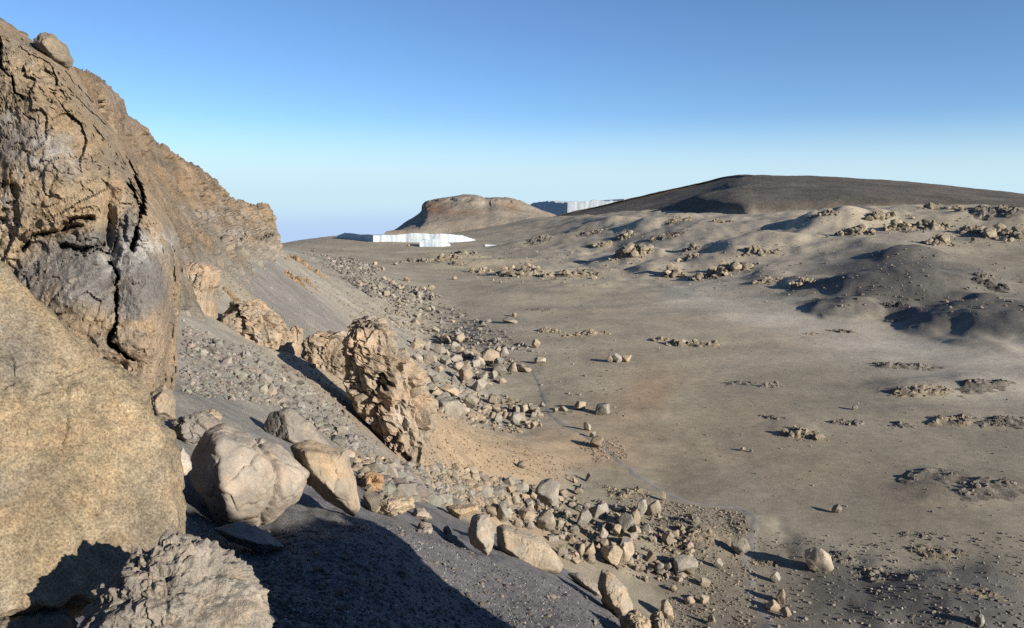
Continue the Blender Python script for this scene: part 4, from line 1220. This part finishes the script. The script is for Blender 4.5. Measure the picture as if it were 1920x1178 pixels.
stones('pebbles', [([(1080,830),(1160,820),(1180,860),(1120,870)], 500, .1, .4, TST), ([(1120,905),(1250,940),(1390,960),(1420,1000),(1300,1010),(1150,940)], 1700, .08, .35, TST),
                   ([(1220,1000),(1420,1000),(1420,1178),(1260,1178)], 2200, .06, .3, TST), ([(1420,1000),(1920,1000),(1980,1200),(1440,1200)], 2200, .06, .4, GST),
                   ([(1150,560),(1980,600),(1980,980),(1400,940),(1180,800)], 900, .08, .35, GST), ([(900,540),(1150,560),(1180,800),(1060,780),(980,680)], 500, .1, .6, GST),
                   ([(1100,420),(1980,420),(1980,600),(1300,560),(1100,500)], 1500, .2, 1.1, TST), ([(760,465),(1100,460),(1150,540),(900,530)], 500, .3, 1.4, TST)],
       'pebbles strewn over the crater floor', TST)

# ------------------------------------------------------------------ rock outcrops on floor and slopes
IV2, IF2 = icosphere(1)
DEBRIS = []
def outcrop(px, py, w, h, label, tone=0, flat_=0.6):
    """a low swell of bedrock broken into angular blocks, blocks tallest along a wandering crest"""
    g = hit([px], [py])[0]
    if np.isnan(g[0]): return
    R_ = np.random.default_rng(int(px * 7 + py * 13))
    k = np.linalg.norm(g) / FPX
    W_, H_ = w * k, h * k * (0.55 if py > 570 else 0.8)
    D_ = max(W_ * flat_ * R_.uniform(.6, 1.35), H_ * 1.3)
    bsz = R_.uniform(.55, 1.25)
    rot = R_.uniform(-.45, .45)
    cr, sr = math.cos(rot), math.sin(rot)
    gx, gy = g[0], g[1] + D_ * .3
    sd = px * 0.37 + py * 0.11
    def swell(u, v):
        edge = fbm(np.column_stack([u * 1.6, v * 1.2, np.full(len(u), sd)]), 3)
        m_ = np.clip((1 - np.hypot(u, v) * (1.0 + 0.45 * edge)) * 1.9, 0, 1)
        big = np.clip(0.5 + 0.9 * fbm(np.column_stack([u * 2.4, v * 1.4, np.full(len(u), sd + 4)]), 3), 0.08, 1.25)
        return m_, big
    nx, ny = 46, 26
    u, v = np.meshgrid(np.linspace(-1, 1, nx), np.linspace(-1, 1, ny), indexing='ij')
    u, v = u.ravel(), v.ravel()
    lx, ly = u * W_ * .5, v * D_ * .5
    x, y = gx + lx * cr - ly * sr, gy + lx * sr + ly * cr
    m_, big = swell(u, v)
    q2 = np.column_stack([lx, ly, np.full(len(lx), sd)])
    fa, fe = facet(q2 / max(W_ / 9, .4))
    z = ground_z(x, y) + H_ * m_ * (0.62 * big + 0.5 * fa * big) - 0.12 * H_ * (1 - m_)
    base_ = [np.array((.40, .34, .25)), np.array((.31, .28, .228)), np.array((.13, .12, .11)), np.array((.37, .265, .165))][tone]
    V_, F_ = [np.column_stack([x, y, z])], [np.vstack([grid_faces(nx, ny)[:, :3], grid_faces(nx, ny)[:, [0, 2, 3]]])]
    C_ = [base_[None] * (0.8 + 0.35 * fbm(q2 / max(W_ / 6, .5), 3))[:, None]]
    off = len(x)
    n = int(np.clip(w * 1.0, 36, 90))
    uu = R_.uniform(-.95, .95, n * 3); vv = np.clip(R_.normal(0, .45, n * 3), -1, 1)
    mm, bb = swell(uu, vv)
    keep = mm > R_.uniform(0, .8, n * 3)
    uu, vv, mm, bb = uu[keep][:n], vv[keep][:n], mm[keep][:n], bb[keep][:n]
    ne = n // 2                                              # debris thinning out round the bedrock
    du, dv = R_.normal(0, .6, ne) * W_, R_.normal(0, .6, ne) * D_
    dx_, dy_ = gx + du * cr - dv * sr, gy + du * sr + dv * cr
    DEBRIS.append((np.column_stack([dx_, dy_, ground_z(dx_, dy_)]), H_ * (0.06 + 0.3 * R_.random(ne) ** 3), base_))
    n = len(uu)
    if n:
        lx, ly = uu * W_ * .5, vv * D_ * .5
        bx, by = gx + lx * cr - ly * sr, gy + lx * sr + ly * cr
        sz = bsz * H_ * (0.08 + 0.34 * R_.random(n) ** 2.5) * (0.5 + 0.7 * bb)
        bz = ground_z(bx, by) + H_ * mm * 0.6 * bb + sz * 0.1
        vv_ = np.repeat(IV2[None], n, 0)
        for _ in range(5):                                   # plane cuts make the blocks angular
            nn = R_.normal(size=(n, 3)); nn /= np.linalg.norm(nn, axis=1)[:, None]
            dd = (vv_ * nn[:, None]).sum(-1) - R_.uniform(.5, .85, n)[:, None]
            vv_ = vv_ - np.clip(dd, 0, None)[..., None] * nn[:, None]
        vv_ = vv_ * (sz[:, None] * R_.uniform(.7, 1.35, (n, 3)) * np.array([1.25, 1.1, 1]))[:, None]
        V_.append((vv_ + np.stack([bx, by, bz], -1)[:, None]).reshape(-1, 3))
        F_.append((IF2[None] + (off + len(IV2) * np.arange(n))[:, None, None]).reshape(-1, 3))
        C_.append(np.repeat(base_[None] * R_.uniform(.75, 1.3, (n, 1)), len(IV2), 0))
    me = mesh_from('rock_outcrop', np.vstack(V_), np.vstack(F_), True, np.clip(np.vstack(C_), .02, .6), math.radians(24))
    add('rock_outcrop', me, M['outcrop'], label=label, cat='rock outcrop', group='rock outcrops on the crater floor and slopes')

OUT = [
 (560,492,46,16,'orange rock rib in the upper scree below the end of the wall',3),(592,512,40,14,'orange rock rib lower down the scree, in line with the one below the wall',3),(548,524,44,16,'broken orange rock rib in the middle of the far scree',3),
 (525,478,34,14,'small orange rock rib right under the end of the wall',3),(440,566,50,14,'thin ochre rock rib in the scree above the squat crag',3),(580,535,36,12,'lowest orange rock rib on the far scree',3),
 (1300,650,100,22,'low tan outcrop on the bare sand in the middle of the floor, right part',0),(1236,640,40,14,'small dark-edged outcrop left of the outcrop in the middle of the floor',0),
 (1525,627,42,9,'thin low outcrop on the pale dust below the dark mounds, left one',0),(1585,624,60,9,'thin low outcrop on the pale dust below the dark mounds, right one',0),
 (1452,726,56,13,'small pebbly outcrop alone on the brown sand',1),(1392,722,70,8,'faint grey pebbly rise left of the small pebbly outcrop',1),
 (1712,692,110,18,'long low outcrop above the rugged outcrop on the right',1),(1735,742,130,24,'rugged outcrop with black shadow on the right side of the floor',0),(1860,732,130,13,'long broken outcrop right of the rugged outcrop',1),
 (1655,684,40,7,'thin outcrop left of the long low outcrop',1),(1595,798,70,15,'small broken outcrop on sand below the pointed-shadow stone',1),(1515,824,84,20,'rounded outcrop with a long shadow, centre right of the floor',0),
 (1450,786,46,12,'low rocky patch left of the small broken outcrop',1),(1796,798,110,15,'outcrop with a long pointed shadow near the right edge',0),(1895,800,110,16,'outcrop at the right edge with a long shadow, same height as the pointed-shadow one',1),
 (1700,802,60,10,'low grey rocky patch left of the outcrop with the pointed shadow',1),(1765,895,150,13,'dark low outcrop on the lower right sand, upper left of its pair',1),(1870,930,160,19,'rugged dark outcrop at the right edge of the lower sand',1),
 (1760,1045,96,13,'tan ragged outcrop on grey ash near the lower right dark mound',0),(1590,1055,80,15,'dark clumped outcrop right of the large pale boulder',1),(1665,1090,100,16,'dark tan outcrop below the clumped one, lower right',1),(1725,1008,80,9,'thin outcrop line on the grey ash',1),
 (1100,630,110,18,'low outcrop on the floor beyond the boulder field, right part',0),(1035,624,60,16,'low outcrop with a pointed shadow beyond the boulder field, left part',0),(1010,582,60,6,'faint thin outcrop line on the far sand',1),
 (1185,932,110,13,'pebbly outcrop beside the upper footpath at the edge of the flat',0),(1325,1012,110,18,'ragged tan outcrop left of the winding footpath',0),(1440,1062,60,12,'rubbly outcrop right of the winding footpath',0),(1300,985,90,14,'shadowed outcrop above the ragged tan one',1),
 (1850,1120,70,10,'tan patch of rock on the dark ash mound at the lower right',0),
 (768,492,50,11,'dark-tipped outcrop at the left end of the far outcrop row',1),(830,490,110,18,'long far outcrop in front of the glacier',0),(875,478,60,14,'dark craggy top of the far outcrop row',1),(900,512,60,14,'left end of the second far outcrop row',0),(970,514,120,16,'middle of the second far outcrop row',0),(1070,520,110,16,'right end of the second far outcrop row',0),(855,498,40,10,'small outcrop between the two far outcrop rows',1),
 (1262,520,46,27,'tall outcrop with a broad black shadow on its left, mid right slope',0),(1335,522,80,30,'pale broken outcrop right of the tall one on the slope',0),(1380,508,66,28,'bright tan outcrop high above the pale broken one',0),
 (1290,487,40,14,'small outcrop with a pointed shadow above the tall one',0),(1296,470,34,14,'dark small outcrop above the one with the pointed shadow',1),(1188,480,84,28,'rugged outcrop with toothed shadows on the left of the slope',0),(1170,448,46,12,'small outcrop above the toothed-shadow one',0),
 (1442,530,60,16,'tan outcrop near the foot of the slope, left of the jagged one',0),(1510,535,54,22,'jagged outcrop with dark base at the foot of the slope',0),(1276,416,80,9,'tan rock line near the foot of the dark hill',0),(1362,417,60,9,'short tan rock line right of the longer one below the dark hill',0),
 (1250,448,90,9,'thin tan rock band across the upper slope',0),(1425,478,80,16,'brown rocky patch on the rounded slope',0),(1610,440,60,24,'outcrop on a shoulder with a black shadow, upper right slope',0),(1655,412,50,20,'small tan outcrop above the shoulder outcrop',0),
 (1722,432,120,26,'rugged tan outcrop band on the upper right slope',0),(1765,460,60,18,'pale rib of rock under the rugged band',0),(1790,392,130,13,'long tan rock crest under the dark hill',0),(1870,404,110,13,'dark rock crest at the right edge under the dark hill',1),(1900,450,90,22,'big dark-shadowed outcrop at the right edge of the slope',0),(1835,440,60,18,'shadowed outcrop left of the one at the right edge',0),
 (1855,524,60,12,'small outcrop with a thin shadow behind the right dark mound',1),(1685,603,50,7,'small low outcrop on the pale dust between the dark mounds',1),(1680,575,50,16,'dark rocky knob on the front of the left dark mound',2),(1870,545,70,14,'dark rocky top of the right dark mound',2),
 (1130,462,60,10,'small outcrop on the slope above the far sand, left of the toothed one',0),(1010,455,60,10,'low outcrop on the far sand right of the ice',1),(1110,440,70,9,'thin far outcrop under the dark hill, left end',1),
 (1545,405,60,10,'rocks on the crown of the pale shoulder below the dark hill',0)]
for a in OUT:
    outcrop(*a)
stones('outcrop_debris', DEBRIS, 'small stones thinning out round the rock outcrops', None)

# ------------------------------------------------------------------ the rocky spur beside the photographer (casts the foreground shadow)
sp = []
eh = np.array([math.cos(SUN_AZ) * -1, math.sin(SUN_AZ)])          # level, square to the sun
sh = np.array([math.sin(SUN_AZ), math.cos(SUN_AZ)])
SPUR = [(3.7,-4.0),(4.1,-2.6),(4.8,-1.5),(5.6,-1.1),(6.4,-1.25),(6.9,-1.6),(7.4,-1.88),(8.0,-1.98),(8.7,-2.2),(9.0,-2.5),(9.1,-3.2),(9.15,-4.2),(9.2,-6.2)]
sa = catmull(SPUR, 90)
na = 40
for a_, b_ in sa:
    x, y = a_ * eh + 3.2 * sh
    g0 = float(ground_z(x, y)[0])
    zt = max((b_ + 3.2 * math.sin(SUN_EL)) / math.cos(SUN_EL), g0 - 1.0)
    al = np.linspace(0, math.pi, na)
    zb = g0 - 3.0
    cx_ = np.cos(al) * 1.3
    sp.append(np.column_stack([x + cx_ * sh[0], y + cx_ * sh[1], zb + (zt - zb) * np.sin(al) ** 0.4]))
sv = np.stack(sp).reshape(-1, 3)
sv = sv + 0.24 * np.column_stack([fbm(sv / 0.9 + k, 5, .6) for k in (1, 5, 9)])
add('rock_spur', mesh_from('rock_spur', sv, grid_faces(90, na), True, np.tile(np.array((.26, .21, .16)), (len(sv), 1)), math.radians(40)), M['rock_face'],
    label='rocky spur of the slope beside the viewpoint', kind='structure')
print('done', sum(len(o.data.polygons) for o in COL.objects if o.type == 'MESH'))
